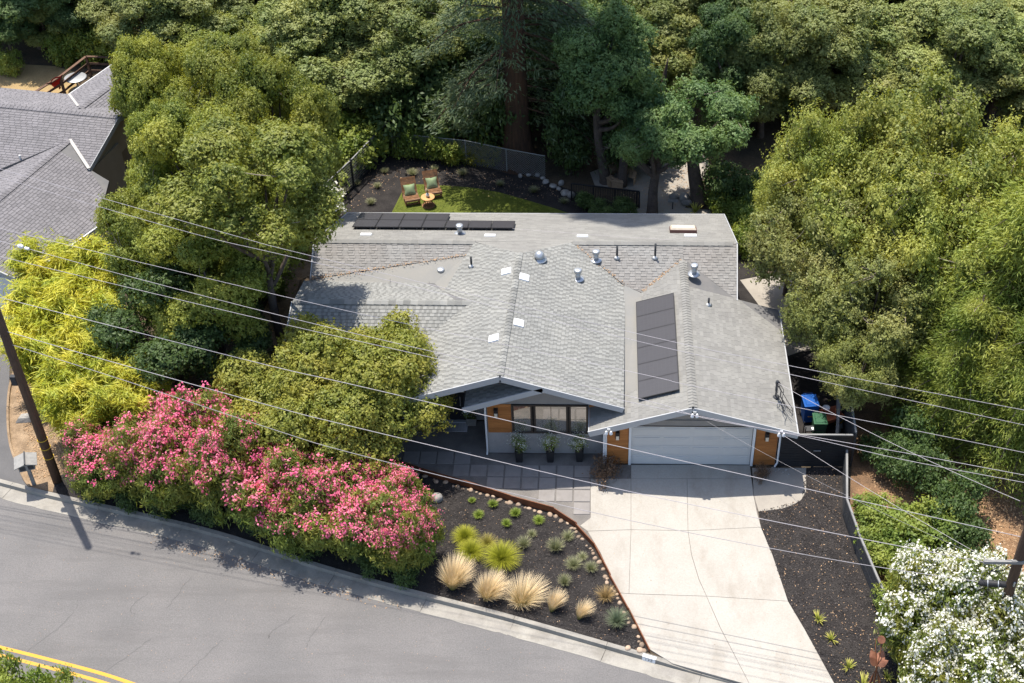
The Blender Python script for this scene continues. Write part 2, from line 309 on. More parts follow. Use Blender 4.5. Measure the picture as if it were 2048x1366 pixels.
M_copper = mat('rusty_copper_sheet', (0.2405, 0.1073, 0.0618), (0.156, 0.0618, 0.0358), 6, rough=0.5, metal=0.35, fine=0.2)
M_sky_f = mat('skylight_frame', (0.12, 0.06, 0.05), None, 3, rough=0.5)
M_skyl = mat('skylight_dome', (0.66, 0.58, 0.46), (0.6, 0.52, 0.41), 3, rough=0.25)

def glass_mat():
    m = bpy.data.materials.new('window_glass'); m.use_nodes = True; b = m.node_tree.nodes['Principled BSDF']
    b.inputs['Base Color'].default_value = (0.5, 0.48, 0.44, 1); b.inputs['Roughness'].default_value = 0.02; b.inputs['Metallic'].default_value = 0.8
    b.inputs['Specular IOR Level'].default_value = 1.0; b.inputs['IOR'].default_value = 1.9
    return m
M_glass = glass_mat()
def solar_mat():
    m = bpy.data.materials.new('solar_cells'); m.use_nodes = True; nt = m.node_tree; L = nt.links.new; b = nt.nodes['Principled BSDF']
    at = nt.nodes.new('ShaderNodeTexCoord'); br = nt.nodes.new('ShaderNodeTexBrick'); br.offset = 0.0
    br.inputs['Color1'].default_value = (0.048, 0.046, 0.05, 1); br.inputs['Color2'].default_value = (0.045, 0.043, 0.047, 1); br.inputs['Mortar'].default_value = (0.055, 0.053, 0.057, 1)
    br.inputs['Scale'].default_value = 1.0; br.inputs['Brick Width'].default_value = 0.166; br.inputs['Row Height'].default_value = 0.166; br.inputs['Mortar Size'].default_value = 0.006
    L(at.outputs['Object'], br.inputs['Vector']); L(br.outputs[0], b.inputs['Base Color'])
    b.inputs['Roughness'].default_value = 0.42; b.inputs['Specular IOR Level'].default_value = 0.5
    return m
M_solar = solar_mat()

# ================================================================ the setting
ZR = -0.13                                             # road surface
def crom(pts, n=6):
    out = []; k = len(pts)
    for i in range(k-1):
        p0 = Vector(pts[max(i-1, 0)]); p1 = Vector(pts[i]); p2 = Vector(pts[i+1]); p3 = Vector(pts[min(i+2, k-1)])
        for j in range(n):
            t = j/n; out.append(0.5*((2*p1)+(p2-p0)*t+(2*p0-5*p1+4*p2-p3)*t*t+(3*p1-p0-3*p2+p3)*t**3))
    out.append(Vector(pts[-1])); return out
def offs(pl, d):                                        # offset a polyline sideways in plan
    o = []
    for i, p in enumerate(pl):
        t = (pl[min(i+1, len(pl)-1)]-pl[max(i-1, 0)]); t = Vector((t.x, t.y, 0)).normalized(); o.append(p+Vector((-t.y, t.x, 0))*d)
    return o
def pxy(pts, z=0.0): return [P(x, y, z) for x, y in pts]
def sheet(name, poly, z, m, kind='structure'):
    mb = MB(); bm = bmesh.new(); vs = [bm.verts.new((p[0], p[1], z)) for p in poly]; bm.faces.new(vs)
    bmesh.ops.triangulate(bm, faces=bm.faces[:]); bmesh.ops.recalc_face_normals(bm, faces=bm.faces[:])
    for f in bm.faces:
        if f.normal.z < 0: f.normal_flip()
    me = bpy.data.meshes.new(name); bm.to_mesh(me); bm.free(); me.materials.append(m)
    o = link(name, me); o['kind'] = kind; return o

sheet('ground', [(-3000, -3000), (3000, -3000), (3000, 3000), (-3000, 3000)], -0.22, M_soil)
curb_px = [(-420, 862), (-200, 914), (0, 966), (100, 992), (296, 1036), (420, 1066), (537, 1102), (646, 1138), (796, 1180), (960, 1222), (1049, 1246), (1284, 1313), (1345, 1330), (1480, 1366), (1700, 1425), (2000, 1500)]
curb = crom(pxy(curb_px, 0.0), 6)
for p in curb: p.z = 0
yard = sheet('yard', [tuple(p) for p in offs(curb, 0.1)]+[(130, -13), (130, 160), (-150, 160), (-150, 10)], -0.03, M_soil)
gut = offs(curb, -0.62)
road = sheet('road', [tuple(p) for p in offs(curb, -0.5)]+[tuple(p) for p in reversed(offs(curb, -16.0))], ZR, M_asph)
# gutter and kerb, cast in lengths
def lengths(pl, step):
    out = []; cur = [pl[0]]; acc = 0
    for a, b in zip(pl, pl[1:]):
        acc += (b-a).length; cur.append(b)
        if acc >= step: out.append(cur); cur = [b]; acc = 0
    if len(cur) > 1: out.append(cur)
    return out
kerb = empty('kerb'); kerb['kind'] = 'structure'
gutter = empty('gutter'); gutter['kind'] = 'structure'
def drop(p):                                            # kerb is lowered across the driveway mouth
    a = P(1290, 1315).x; b = P(1400, 1345).x
    t = min(1, max(0, (p.x-a)/(b-a))); t2 = min(1, max(0, (p.x-9.0)/1.5)); return 0.11*(t*t*(3-2*t))*(1-t2)
for seg in lengths(curb, 3.2):
    mb = MB(); n = len(seg); seg = list(seg)
    d0 = (seg[1]-seg[0]).normalized(); d1 = (seg[-1]-seg[-2]).normalized(); seg[0] = seg[0]+d0*0.006; seg[-1] = seg[-1]-d1*0.006
    f0, f1, bk = offs(seg, -0.03), offs(seg, 0.0), offs(seg, 0.17); vs = []
    for i in range(n):
        h = 0.03-drop(seg[i])
        vs += [(f0[i].x, f0[i].y, ZR-0.05), (f1[i].x, f1[i].y, h), (bk[i].x, bk[i].y, h+0.004), (bk[i].x, bk[i].y, -0.2)]
    fs = [(4*i+j, 4*i+4+j, 4*i+5+j, 4*i+1+j) for i in range(n-1) for j in range(3)]+[(0, 1, 2, 3), (4*n-1, 4*n-2, 4*n-3, 4*n-4)]
    mb.add(vs, fs); mb.build('kerb_length', M_curb, kerb)
    mb = MB(); g0, g1 = offs(seg, -0.034), offs(seg, -0.60); vs = []
    for i in range(n):
        w = random.uniform(-0.03, 0.03)
        a = g1[i]; vs += [(g0[i].x, g0[i].y, ZR-0.004), (a.x, a.y+w, ZR+0.012), (a.x, a.y+w-0.02, ZR-0.05)]
    fs = [(3*i+j, 3*i+3+j, 3*i+4+j, 3*i+1+j) for i in range(n-1) for j in range(2)]
    fs = [tuple(reversed(f)) for f in fs]
    mb.add(vs, fs); mb.build('gutter_slab', M_curb, gutter)
# double yellow line
for k, off in enumerate((-6.66, -6.96)):
    L0 = offs(curb, off); L1 = offs(curb, off-0.13); mb = MB(); vs = []; n = len(L0)
    for i in range(n): vs += [(L0[i].x, L0[i].y, ZR+0.005), (L1[i].x, L1[i].y, ZR+0.005)]
    mb.add(vs, [(2*i, 2*i+1, 2*i+3, 2*i+2) for i in range(n-1)])
    o = mb.build('road_line', M_yellow); o['kind'] = 'structure'
# sealed cracks in the asphalt
rs = random.Random(3)
for pts in ([(300, 1185), (262, 1215), (268, 1232)], [(380, 1150), (345, 1200), (335, 1215)], [(590, 1230), (545, 1265), (538, 1278)], [(650, 1232), (620, 1280), (616, 1292)], [(160, 1205), (120, 1250), (60, 1300), (40, 1330)], [(300, 1280), (255, 1310), (200, 1345)], [(450, 1275), (400, 1320), (360, 1366)]):
    w3 = [P(x+rs.uniform(-3, 3), y+rs.uniform(-3, 3), ZR) for x, y in pts]; pl = crom(w3, 8); mb = MB(); vs = []
    long = len(pts) > 4
    for i, p in enumerate(pl):
        q = p+Vector((rs.uniform(-1, 1), rs.uniform(-1, 1), 0))*0.04; w = 0.011*rs.uniform(0.5, 1.3); t = (pl[min(i+1, len(pl)-1)]-pl[max(0, i-1)]).normalized()
        s = Vector((-t.y, t.x, 0))*w; vs += [(q.x+s.x, q.y+s.y, ZR+0.004), (q.x-s.x, q.y-s.y, ZR+0.004)]
    mb.add(vs, [(2*i, 2*i+1, 2*i+3, 2*i+2) for i in range(len(pl)-1)]); o = mb.build('road_crack', M_seal); o['kind'] = 'structure'

# edging line round the front bed
edge_px = [(640, 872), (740, 912), (835.6, 944), (928, 971), (1020.6, 1001), (1106, 1024), (1152, 1054), (1188, 1093), (1220, 1154), (1257, 1221), (1298, 1302)]
edge = pxy(edge_px)
bed = [tuple(p) for p in edge] + [(p.x, p.y) for p in reversed([q for q in offs(curb, 0.16) if -25.2 < q.x < edge[-1].x])] + [tuple(P(112, 955)), tuple(P(300, 860)), tuple(P(420, 800)), tuple(P(560, 810))]
sheet('planting_bed', bed, -0.005, M_mulch)
# patio of dark aggregate
pat = [tuple(p) for p in edge[:8]]+[(-2.4, -2.9), (-2.4, -0.04), (-3.4, -0.04), (-3.4, 0.55), (-8.15, 0.55), (-8.15, 2.42), (-12.2, 2.42), (-13.5, 1.2)]
sheet('patio', pat, -0.001, M_aggr)
paving = empty('paving'); paving['kind'] = 'structure'
def edgeY(x):
    for a, b in zip(edge, edge[1:]):
        if a.x <= x <= b.x: return a.y+(b.y-a.y)*(x-a.x)/(b.x-a.x)
    return -99 if x > edge[-1].x else 9
pitch = 0.69; Xr = -3.99; rows = [(0.60, -0.10), (-0.13, -0.78), (-0.81, -1.44), (-1.47, -2.10), (-2.13, -2.77)]
pm = None
for ri, (y1, y0) in enumerate(rows):
    for c in range(14):
        x1 = Xr-c*pitch; x0 = x1-pitch+0.055
        if ri == 0 and x1 > -8.2: continue
        if min(edgeY(x0), 9) > y0-0.10 or x0 < -12.4: continue
        if ri == 3 and c > 5 or ri == 4 and c > 2: continue
        mb = MB(); dz = random.uniform(-0.002, 0.002); e = 0.012
        X0, X1, Y0, Y1, zt = x0, x1-0.0, y0+0.025, y1, 0.026+dz
        vs = [(X0, Y0, -0.03), (X1, Y0, -0.03), (X1, Y1, -0.03), (X0, Y1, -0.03), (X0, Y0, zt-e), (X1, Y0, zt-e), (X1, Y1, zt-e), (X0, Y1, zt-e), (X0+e, Y0+e, zt), (X1-e, Y0+e, zt), (X1-e, Y1-e, zt), (X0+e, Y1-e, zt)]
        fs = [(8, 9, 10, 11)]+[(i, (i+1) % 4, 4+(i+1) % 4, 4+i) for i in range(4)]+[(4+i, 4+(i+1) % 4, 8+(i+1) % 4, 8+i) for i in range(4)]
        mb.add(vs, fs); mb.build('paver', M_paver, paving)
# driveway, poured in slabs
drive = sheet('driveway', pxy([(1262, 929), (1500, 929), (1503, 958), (1522, 1055), (1545, 1110), (1576, 1203), (1610, 1260), (1668, 1366), (1740, 1430), (1560, 1384), (1345, 1326), (1300, 1300), (1262, 1225), (1236, 1186), (1200, 1105), (1160, 1052), (1181, 1036), (1181, 958)]), 0.004, M_joint)
slabs = [
 [(1262, 930), (1500, 930), (1503, 958), (1262, 958)],
 [(1181, 958), (1262, 958), (1262, 1060), (1175, 1063), (1160, 1052), (1181, 1036)],
 [(1262, 958), (1374, 958), (1376, 1062), (1262, 1060)],
 [(1374, 958), (1503, 958), (1507, 990), (1514, 1025), (1522, 1055), (1376, 1062)],
 [(1175, 1063), (1262, 1060), (1258, 1188), (1236, 1186), (1220, 1150), (1200, 1105)],
 [(1262, 1060), (1376, 1062), (1383, 1110), (1398, 1160), (1413, 1193), (1258, 1188)],
 [(1376, 1062), (1522, 1055), (1545, 1110), (1576, 1203), (1413, 1193), (1398, 1160), (1383, 1110)],
 [(1236, 1186), (1258, 1188), (1413, 1193), (1440, 1255), (1500, 1371), (1345, 1328), (1300, 1300), (1262, 1225)],
 [(1413, 1193), (1576, 1203), (1610, 1260), (1668, 1366), (1740, 1430), (1500, 1371), (1440, 1255)]]
for s in slabs:
    w = pxy(s); n = len(w); c = sum(w, Vector())/n; ins = []
    for i in range(n):                                   # draw each outline in by the width of half a joint
        a, b, d = w[i-1], w[i], w[(i+1) % n]
        t1 = (b-a).normalized(); t2 = (d-b).normalized(); A = sum(w[k].x*w[(k+1) % n].y-w[(k+1) % n].x*w[k].y for k in range(n)); sg = 1 if A > 0 else -1
        nn = (Vector((-t1.y, t1.x, 0))+Vector((-t2.y, t2.x, 0))).normalized()*sg; ins.append(b+nn*0.011)
    MB().prism([(p.x, p.y) for p in ins], -0.05, 0.02+random.uniform(-0.001, 0.001)).build('slab', M_conc, drive)
walk = sheet('side_walk', pxy([(1504, 936), (1612, 936), (1612, 985), (1602, 1000), (1586, 1010), (1562, 1018), (1517, 1023), (1508, 990)]), 0.008, M_patio)
# bed right of the driveway, down to the fence
sheet('mulch_strip', pxy([(1612, 936), (1690, 925), (1690, 1035), (1712, 1108), (1746, 1190), (1782, 1266), (1830, 1366), (1880, 1440), (1740, 1430), (1668, 1366), (1610, 1260), (1576, 1203), (1545, 1110), (1522, 1055), (1517, 1023), (1562, 1018), (1602, 1000), (1612, 985)]), 0.001, M_mulch)
sheet('side_yard_mulch', [(3.4, 0.1), (6.3, 0.1), (7.2, 9.0), (3.6, 9.0)], 0.0, M_mulch)
sheet('rear_concrete', pxy([(1480, 560), (1560, 545), (1700, 600), (1640, 690), (1575, 712), (1540, 640)]), 0.004, M_patio)
sheet('side_path', [(1.6, 9.2), (4.0, 9.4), (4.2, 14.5), (2.2, 14.5)], 0.002, M_mulch)
# rear garden
sheet('rear_mulch', pxy([(640, 470), (690, 392), (735, 330), (790, 305), (900, 318), (1010, 345), (1090, 362), (1190, 395), (1270, 430), (1270, 520), (640, 540)]), -0.012, M_mulch)
lawn = sheet('lawn', pxy([(812, 368), (850, 369), (905, 372), (950, 376), (1000, 385), (1060, 402), (1110, 417), (1175, 440), (1180, 520), (740, 520), (781, 430)]), 0.004, M_turf)
sheet('rear_patio', pxy([(1180, 345), (1230, 325), (1300, 330), (1400, 300), (1420, 330), (1380, 400), (1360, 430), (1280, 430), (1280, 385), (1190, 372)]), 0.002, M_patio)
sheet('rear_path', pxy([(1270, 415), (1330, 412), (1420, 420), (1440, 500), (1230, 500), (1240, 430)]), 0.006, M_patio)
sheet('dry_grass_patch', pxy([(-60, 200), (-60, 140), (30, 128), (110, 132), (170, 150), (130, 200)]), 0.0, M_dry)
# neighbour's asphalt drive and its verge
sheet('neighbour_drive', pxy([(-300, 850), (-100, 640), (0, 615), (45, 612), (60, 640), (20, 700), (18, 780), (14, 840), (22, 900), (46, 960), (58, 975), (0, 962), (-200, 912)]), -0.012, M_asph2)
sheet('bark_verge', pxy([(62, 974), (48, 955), (24, 898), (17, 840), (20, 780), (30, 740), (110, 720), (150, 860), (130, 960), (110, 984)]), -0.016, M_chips)
mb = MB(); pl = crom(pxy([(60, 974), (47, 955), (23, 898), (16, 840), (19, 780), (30, 740)]), 5)
for a, b in zip(pl, pl[1:]): mb.beam(a+Vector((0, 0, 0.02)), b+Vector((0, 0, 0.02)), 0.09, 0.1)
tag(mb.build('timber_edging', M_chips), 'low timber edging strip curving beside the neighbouring asphalt drive', 'edging')
# bare slope right of the fence
sheet('litter_slope', pxy([(1705, 880), (1700, 700), (1900, 690), (2150, 760), (2200, 1440), (1900, 1440), (1840, 1366), (1790, 1262), (1755, 1186), (1716, 1095), (1700, 1010)]), -0.01, M_litter)
sheet('side_strip', pxy([(520, 640), (560, 540), (640, 470), (640, 540), (600, 560), (560, 700), (520, 690)]), -0.008, M_chips)

# ---------------------------------------------------------------- the house
house = empty('house', (-3.4, 0, 0), 0, 'grey shingled ranch house with white garage door, cedar panels and solar panels', 'house')
HL = Vector(house.location)
def hpart(mb, name, m, parent=None, smooth=False, label=None):
    mb.v = [(x-HL.x, y-HL.y, z-HL.z) for x, y, z in mb.v]
    o = mb.build(name, m, parent or house, smooth)
    if label: o['label'] = label
    return o
def plane3(a, b, c):
    a, b, c = Vector(a), Vector(b), Vector(c); n = (b-a).cross(c-a).normalized()
    return (a, n if n.z > 0 else -n)
RF, RB = Vector((-7.41, -0.2, 4.8)), Vector((-7.06, 7.6, 4.8))
PL = {'MAINB': (Vector((0, 9.4, 4.1)), Vector((0, .356, 1)).normalized()), 'MAINF': (Vector((0, 9.4, 4.1)), Vector((0, -.356, 1)).normalized()),
      'MIDR': plane3(RF, RB, (-2.78, -.2, 3.25)), 'MIDL': plane3(RF, RB, (-12.04, -.2, 3.25)),
      'WINGF': (Vector((0, 5, 4.2)), Vector((0, -.333, 1)).normalized()), 'WINGB': (Vector((0, 5, 4.2)), Vector((0, .333, 1)).normalized()),
      'GARL': (Vector((-.13, 0, 3.84)), Vector((-.327, 0, 1)).normalized()), 'GARR': (Vector((-.13, 0, 3.84)), Vector((.315, 0, 1)).normalized()),
      'BAYL': (Vector((-5.8, 0, 4.245)), Vector((-.352, 0, 1)).normalized())}
def onp(k, x, y):
    a, n = PL[k]; return Vector((x, y, a.z-(n.x*(x-a.x)+n.y*(y-a.y))/n.z))
def H(k, x, y): return hit(x, y, *PL[k])
def meet(k1, k2, x):                                     # point of the valley between two planes at a given x
    lo, hi = -5.0, 15.0; f = lambda y: onp(k1, x, y).z-onp(k2, x, y).z; s0 = f(lo) > 0
    for _ in range(50):
        m_ = (lo+hi)/2
        if (f(m_) > 0) == s0: lo = m_
        else: hi = m_
    return onp(k1, x, (lo+hi)/2)
xv = -7.2
while onp('MIDL', xv, 5.0).z > 4.2: xv -= 0.01
V1 = Vector((xv, 5.0, 4.2)); V2 = meet('MIDL', 'WINGF', -12.0); V3 = meet('MIDL', 'WINGB', -10.2)
WBK = onp('WINGB', -10.7, 7.2)
POLY = [   # plane, corners, surface, underlay, course exposure, tab width
 ('MAINB', [H('MAINB', 629, 481), H('MAINB', 1473, 487), H('MAINB', 1447, 429), H('MAINB', 697, 426)], 'G', .145, .33),
 ('MAINB', [H('MAINB', 950, 484), H('MAINB', 1145, 485), Vector((-7.06, 7.6, 4.742))], 'G', .145, .33),
 ('MAINF', [H('MAINF', 629, 481), H('MAINF', 950, 484), H('MAINF', 932, 511), H('MAINF', 622, 558)], 'O', .135, .24),
 ('MAINF', [H('MAINF', 1145, 485), H('MAINF', 1366, 486.5), H('MAINF', 1366, 517), H('MAINF', 1283, 585), H('MAINF', 1250, 572)], 'O', .135, .24),
 ('MAINF', [H('MAINF', 1366, 486.5), H('MAINF', 1473, 487), H('MAINF', 1473, 600), H('MAINF', 1366, 517)], 'O', .135, .24),
 ('MIDR', [RB, H('MIDR', 1145, 485), H('MIDR', 1250, 572), H('MIDR', 1247, 815), RF], 'L', .145, .2),
 ('MIDL', [RB, H('MIDL', 950, 484), H('MIDL', 932, 511), V3, V1], 'L', .145, .2),
 ('MIDL', [RB, V1, RF], 'L', .145, .2),
 ('MIDL', [RF, V1, V2, onp('MIDL', -12.04, -.2)], 'L', .145, .2),
 ('WINGB', [onp('WINGB', -16.2, 5.0), V1, V3, WBK, H('WINGB', 608, 562)], 'L', .145, .2),
 ('WINGF', [Vector((-16.2, 5, 4.2)), V1, V2, onp('WINGF', -16.3, V2.y)], 'L', .17, .2),
 ('WINGF', [onp('WINGF', -16.3, V2.y), V2, onp('WINGF', -12.0, .9), onp('WINGF', -16.35, .9)], 'L', .17, .2),
 ('GARL', [onp('GARL', -.13, -.8), onp('GARL', -.13, .95), onp('GARL', -4.02, .95), onp('GARL', -4.02, -.8)], 'G', .15, .28),
 ('GARL', [onp('GARL', -.13, .95), onp('GARL', -.12, 8.68), H('GARL', 1283, 585), onp('GARL', -2.13, .95)], 'G', .15, .28),
 ('GARR', [onp('GARR', -.13, -.8), onp('GARR', -.12, 8.68), onp('GARR', 2.2, 6.75), onp('GARR', 3.94, 6.75), onp('GARR', 3.94, -.8)], 'G', .15, .28),
 ('BAYL', [onp('BAYL', -5.8, -.2), onp('BAYL', -5.8, .95), onp('BAYL', -8.85, .95), onp('BAYL', -8.85, -.2)], 'L', .15, .2)]
RMAT = {'L': (M_roofL, M_under), 'G': (M_roofG, M_under), 'O': (M_roofO, M_underO), 'N': (M_roofN, M_under)}
def clip_convex(poly, conv):
    out = list(poly); n = len(conv); A = sum(conv[i][0]*conv[(i+1) % n][1]-conv[(i+1) % n][0]*conv[i][1] for i in range(n)); sg = 1 if A > 0 else -1
    for i in range(n):
        a, b = conv[i], conv[(i+1) % n]; ins = []
        def sd_(p): return sg*((b[0]-a[0])*(p[1]-a[1])-(b[1]-a[1])*(p[0]-a[0]))
        for j in range(len(out)):
            p, q = out[j], out[(j+1) % len(out)]; dp, dq = sd_(p), sd_(q)
            if dp >= 0: ins.append(p)
            if (dp >= 0) != (dq >= 0):
                t = dp/(dp-dq); ins.append((p[0]+(q[0]-p[0])*t, p[1]+(q[1]-p[1])*t))
        out = ins
        if len(out) < 3: return []
    return out
def shingle_tabs(n, corners, expo, tabw, rng, style):
    """tabs of one roof plane: list of (outline in space, thickness up at butt, rnd, whole?)"""
    n = n.normalized(); down = Vector((n.x, n.y, 0)); down = (down - n*down.dot(n)).normalized(); across = n.cross(down).normalized(); o = corners[0]
    uv = [((c-o).dot(across), (c-o).dot(down)) for c in corners]
    u0, u1 = min(p[0] for p in uv), max(p[0] for p in uv); v0, v1 = min(p[1] for p in uv), max(p[1] for p in uv); tabs = []
    k = 0; v = v1-expo; alt = 0
    while v > v0-expo:
        u = u0-rng.random()*tabw-(k % 2)*tabw*0.5
        while u < u1:
            alt += 1; raised = alt % 2 == 0
            w = (rng.uniform(0.1, 0.22) if raised else rng.uniform(0.06, 0.13)) if style == 'L' else tabw*( rng.uniform(0.92, 1.08) if style != 'G' else rng.uniform(0.8, 1.25))
            g = 0.012 if style == 'N' else 0.004
            q = [(u+g, v), (u+w-g, v), (u+w-g, v+expo), (u+g, v+expo)]
            cl = clip_convex(q, uv)
            if len(cl) >= 3:
                low = max(p[1] for p in cl)
                hi = (0.006 if (alt % 2) else 0.02) if style == 'O' else 0.016 if style == 'N' else ((0.019 if raised else 0.015) if style == 'L' else 0.012)
                pts = [(o+across*p[0]+down*p[1]+n*(0.004+hi*max(0, (p[1]-v)/expo)), p[1]) for p in cl]
                r = rng.random(); whole = len(cl) == 4 and abs(low-(v+expo)) < 1e-6
                if style == 'L': r = rng.uniform(0.0, 0.45) if not raised else rng.uniform(0.55, 1.0)
                tabs.append((pts, n, r, whole, hi))
            u += w
        v -= expo; k += 1
    return tabs
def tab_geo(mb, pts, n, r, hi):
    k = len(pts); top = [p for p, _ in pts]; bot = [p-n*(hi+0.012) for p in top]
    A = (top[1]-top[0]).cross(top[2]-top[0]).dot(n)
    f = [tuple(range(k))]+[(i, k+i, k+(i+1) % k, (i+1) % k) for i in range(k)]
    if A < 0: f = [tuple(reversed(x)) for x in f]
    mb.add(top+bot, f, r)
def roofs(polys, parent, HL, maxpick, seed):
    rng = random.Random(seed); allt = []; parts = []
    for i, (pk, cor, st, ex, tw) in enumerate(polys):
        n = plane3(cor[0], cor[1], cor[2])[1]
        mb = MB(); mb.slab([c-HL for c in cor], 0.13); ro = mb.build('roof', [RMAT[st][1]], parent); parts.append(ro)
        tabs = shingle_tabs(n, cor, ex, tw, rng, st)
        for t in tabs: allt.append((i, st, t))
    cand = sorted([k for k, (i, st, t) in enumerate(allt) if t[3]], key=lambda k: (allt[k][2][0][0][0]-CAMP).length)
    pick = set(cand[:maxpick]); rest = {}
    for k, (i, st, t) in enumerate(allt):
        pts = [(p-HL, v) for p, v in t[0]]
        if k in pick:
            mb = MB(); tab_geo(mb, pts, t[1], t[2], t[4]); mb.build('shingle', RMAT[st][0], parts[i])
        else:
            tab_geo(rest.setdefault(i, MB()), pts, t[1], t[2], t[4])
    for i, mb in rest.items():
        o = mb.build('shingle_field', RMAT[polys[i][2]][0], parts[i]); o['kind'] = 'stuff'
    return parts
RP = roofs(POLY, house, HL, 300, 5)
RIDX = {}
for i, p in enumerate(POLY): RIDX.setdefault(p[0], RP[i])
RIDX['GARL'] = RP[[i for i, p in enumerate(POLY) if p[0] == 'GARL'][1]]
# ridge caps
def ridge_caps(a, b, sa, sb, m, roof, step=0.165, w=0.17):
    a, b = Vector(a), Vector(b); L = (b-a).length; d = (b-a).normalized(); side = Vector((d.y, -d.x, 0)).normalized(); n = int(L/step)
    for i in range(n):
        p = a+d*(i*step); q = a+d*(i*step+step*1.25); hz = 0.03; vs = []
        for pt, z in ((p, 0.055), (q, 0.032)):
            z += 0.008
            vs += [pt+side*w+Vector((0, 0, -sa*w+z)), pt+Vector((0, 0, z+0.012)), pt-side*w+Vector((0, 0, -sb*w+z))]
        vs2 = [v-Vector((0, 0, 0.022)) for v in vs]
        mb = MB(); mb.add([v-HL for v in vs+vs2], [(0, 3, 4, 1), (1, 4, 5, 2), (0, 1, 7, 6), (1, 2, 8, 7), (0, 6, 9, 3), (2, 5, 11, 8)][:6], random.random())
        o = mb.build('ridge_cap', m, roof)
ridge_caps((-.13, -.8, 3.84), (-.12, 8.6, 3.84), .315, .327, M_roofG, RIDX['GARR'])
ridge_caps(RF, RB, .333, .333, M_roofL, RIDX['MIDR'], .2, .13)
ridge_caps(Vector((-16.2, 5, 4.2)), Vector((-9.0, 5, 4.2)), .333, .333, M_roofL, RIDX['WINGF'], 0.3, 0.16)
ridge_caps(H('MAINF', 629, 481), H('MAINF', 950, 484), .356, .356, M_roofG, RIDX['MAINB'], 0.3, 0.16)
ridge_caps(H('MAINF', 1145, 485), H('MAINF', 1473, 487), .356, .356, M_roofG, RIDX['MAINB'], 0.3, 0.16)
# flat membrane crickets, laid in sheets
hpart(MB().slab([H('MAINF', 622, 559)+Vector((0, 0, -.02)), H('MAINF', 932, 511)+Vector((0, 0, -.01)), V3+Vector((0, 0, -.02)), WBK+Vector((0, 0, .012)), H('WINGB', 612, 563)+Vector((0, 0, .01))], 0.1), 'roof_membrane', M_memb)
hpart(MB().slab([Vector((-2.72, .95, 3.02)), Vector((-2.0, .95, 3.03)), H('MAINF', 1283, 586), H('MAINF', 1248, 570)], 0.1), 'roof_membrane', M_memb)
for x0, x1, y0, y1 in ((782, 780, 531, 568), (862, 858, 521, 571)):
    hpart(MB().beam(hit(x0, y0, (-10, 7.6, 3.47), (0, .05, 1))+Vector((0, 0, .05)), hit(x1, y1, (-10, 7.6, 3.47), (0, .05, 1))+Vector((0, 0, .0)), .03, .012), 'membrane_seam', M_under)
# dry leaves caught along the valleys
def scatter_leaves(name, pts, m, parent, size=0.05, off=None):
    rng = np.random.default_rng(11); n = len(pts); C = np.array([tuple(p) for p in pts]); a = rng.normal(size=(n, 3)); a[:, 2] *= 0.3; a /= np.linalg.norm(a, axis=1)[:, None]
    b = np.cross(a, [0, 0, 1.0])+rng.normal(size=(n, 3))*0.25; b /= np.linalg.norm(b, axis=1)[:, None]; s = size*rng.uniform(0.5, 1.4, (n, 1))
    V = np.stack([C-a*s, C-b*s*0.5, C+a*s, C+b*s*0.5], 1)
    o = link(name, quads_mesh(name, V, m, rng.random(n)), parent); o['kind'] = 'stuff'; return o
rg = random.Random(9); pts = []
for (a, b, n, w) in ((H('MAINF', 622, 558), H('MAINF', 932, 511), 420, .10), (H('MAINF', 1366, 519), H('MAINF', 1285, 584), 160, .05), (H('MAINF', 1250, 572), H('MAINF', 1150, 490), 90, .05)):
    for k in range(n):
        t = rg.random()**(1.8 if n == 420 else 1.0); p = a.lerp(b, t); pts.append(p+Vector((rg.gauss(0, w), rg.gauss(0, w)*(1.6-t), .05))-HL)
scatter_leaves('leaf_debris', pts, M_needle, RIDX['MAINF'], 0.035)

# fascia boards
def fascia(a, b, h=0.27, drop_=0.0, m=M_fascia, w=0.045):
    a, b = Vector(a), Vector(b); hpart(MB().beam(a+Vector((0, 0, -h/2-drop_)), b+Vector((0, 0, -h/2-drop_)), w, h), 'fascia', m)
yf = -.83
fascia((-.13, yf, 3.86), (3.98, yf, 2.57)); fascia((-.13, yf, 3.86), (-4.06, yf, 2.575))
fascia((RF.x, -.23, 4.83), (-5.8, -.23, 4.29)); fascia((-5.8, -.235, 4.29), (-2.74, -.235, 3.27), .24)
fascia((RF.x, -.23, 4.83), (-12.08, -.23, 3.27)); fascia((-5.8, -.23, 4.27), (-8.9, -.23, 3.19), .24)
fascia((3.97, -.8, 2.56), (3.97, 6.75, 2.56), .16, .0); fascia(H('MAINF', 1473, 487)+Vector((.03, 0, .02)), H('MAINF', 1473, 600)+Vector((.03, 0, .02)), .2, 0); fascia(H('MAINF', 1473, 487)+Vector((.03, 0, .02)), H('MAINB', 1447, 429)+Vector((.03, 0, .02)), .2)
fascia(H('MAINF', 629, 481)+Vector((-.03, 0, .02)), H('MAINF', 622, 558)+Vector((-.03, 0, .02)), .2, 0); fascia(H('MAINF', 629, 481)+Vector((-.03, 0, .02)), H('MAINB', 697, 426)+Vector((-.03, 0, .02)), .2)
fascia((-16.25, 5, 4.22), (-16.38, .9, 2.84), .2); fascia(H('MAINB', 697, 426)+Vector((0, .03, 0)), H('MAINB', 1447, 429)+Vector((0, .03, 0)), .2)
fascia((-4.06, -.8, 2.56), (-4.06, .95, 2.56), .16, .0); fascia((-2.745, -.2, 3.24), (-2.66, 7.6, 3.24), .16, .0, M_black)
fascia((-8.9, -.2, 3.18), (-8.9, .95, 3.18), .2, .0, M_black); fascia((-12.09, -.2, 3.24), (-12.05, 2.1, 3.24), .16); fascia((-12.1, .88, 2.83), (-16.35, .88, 2.83), .18)

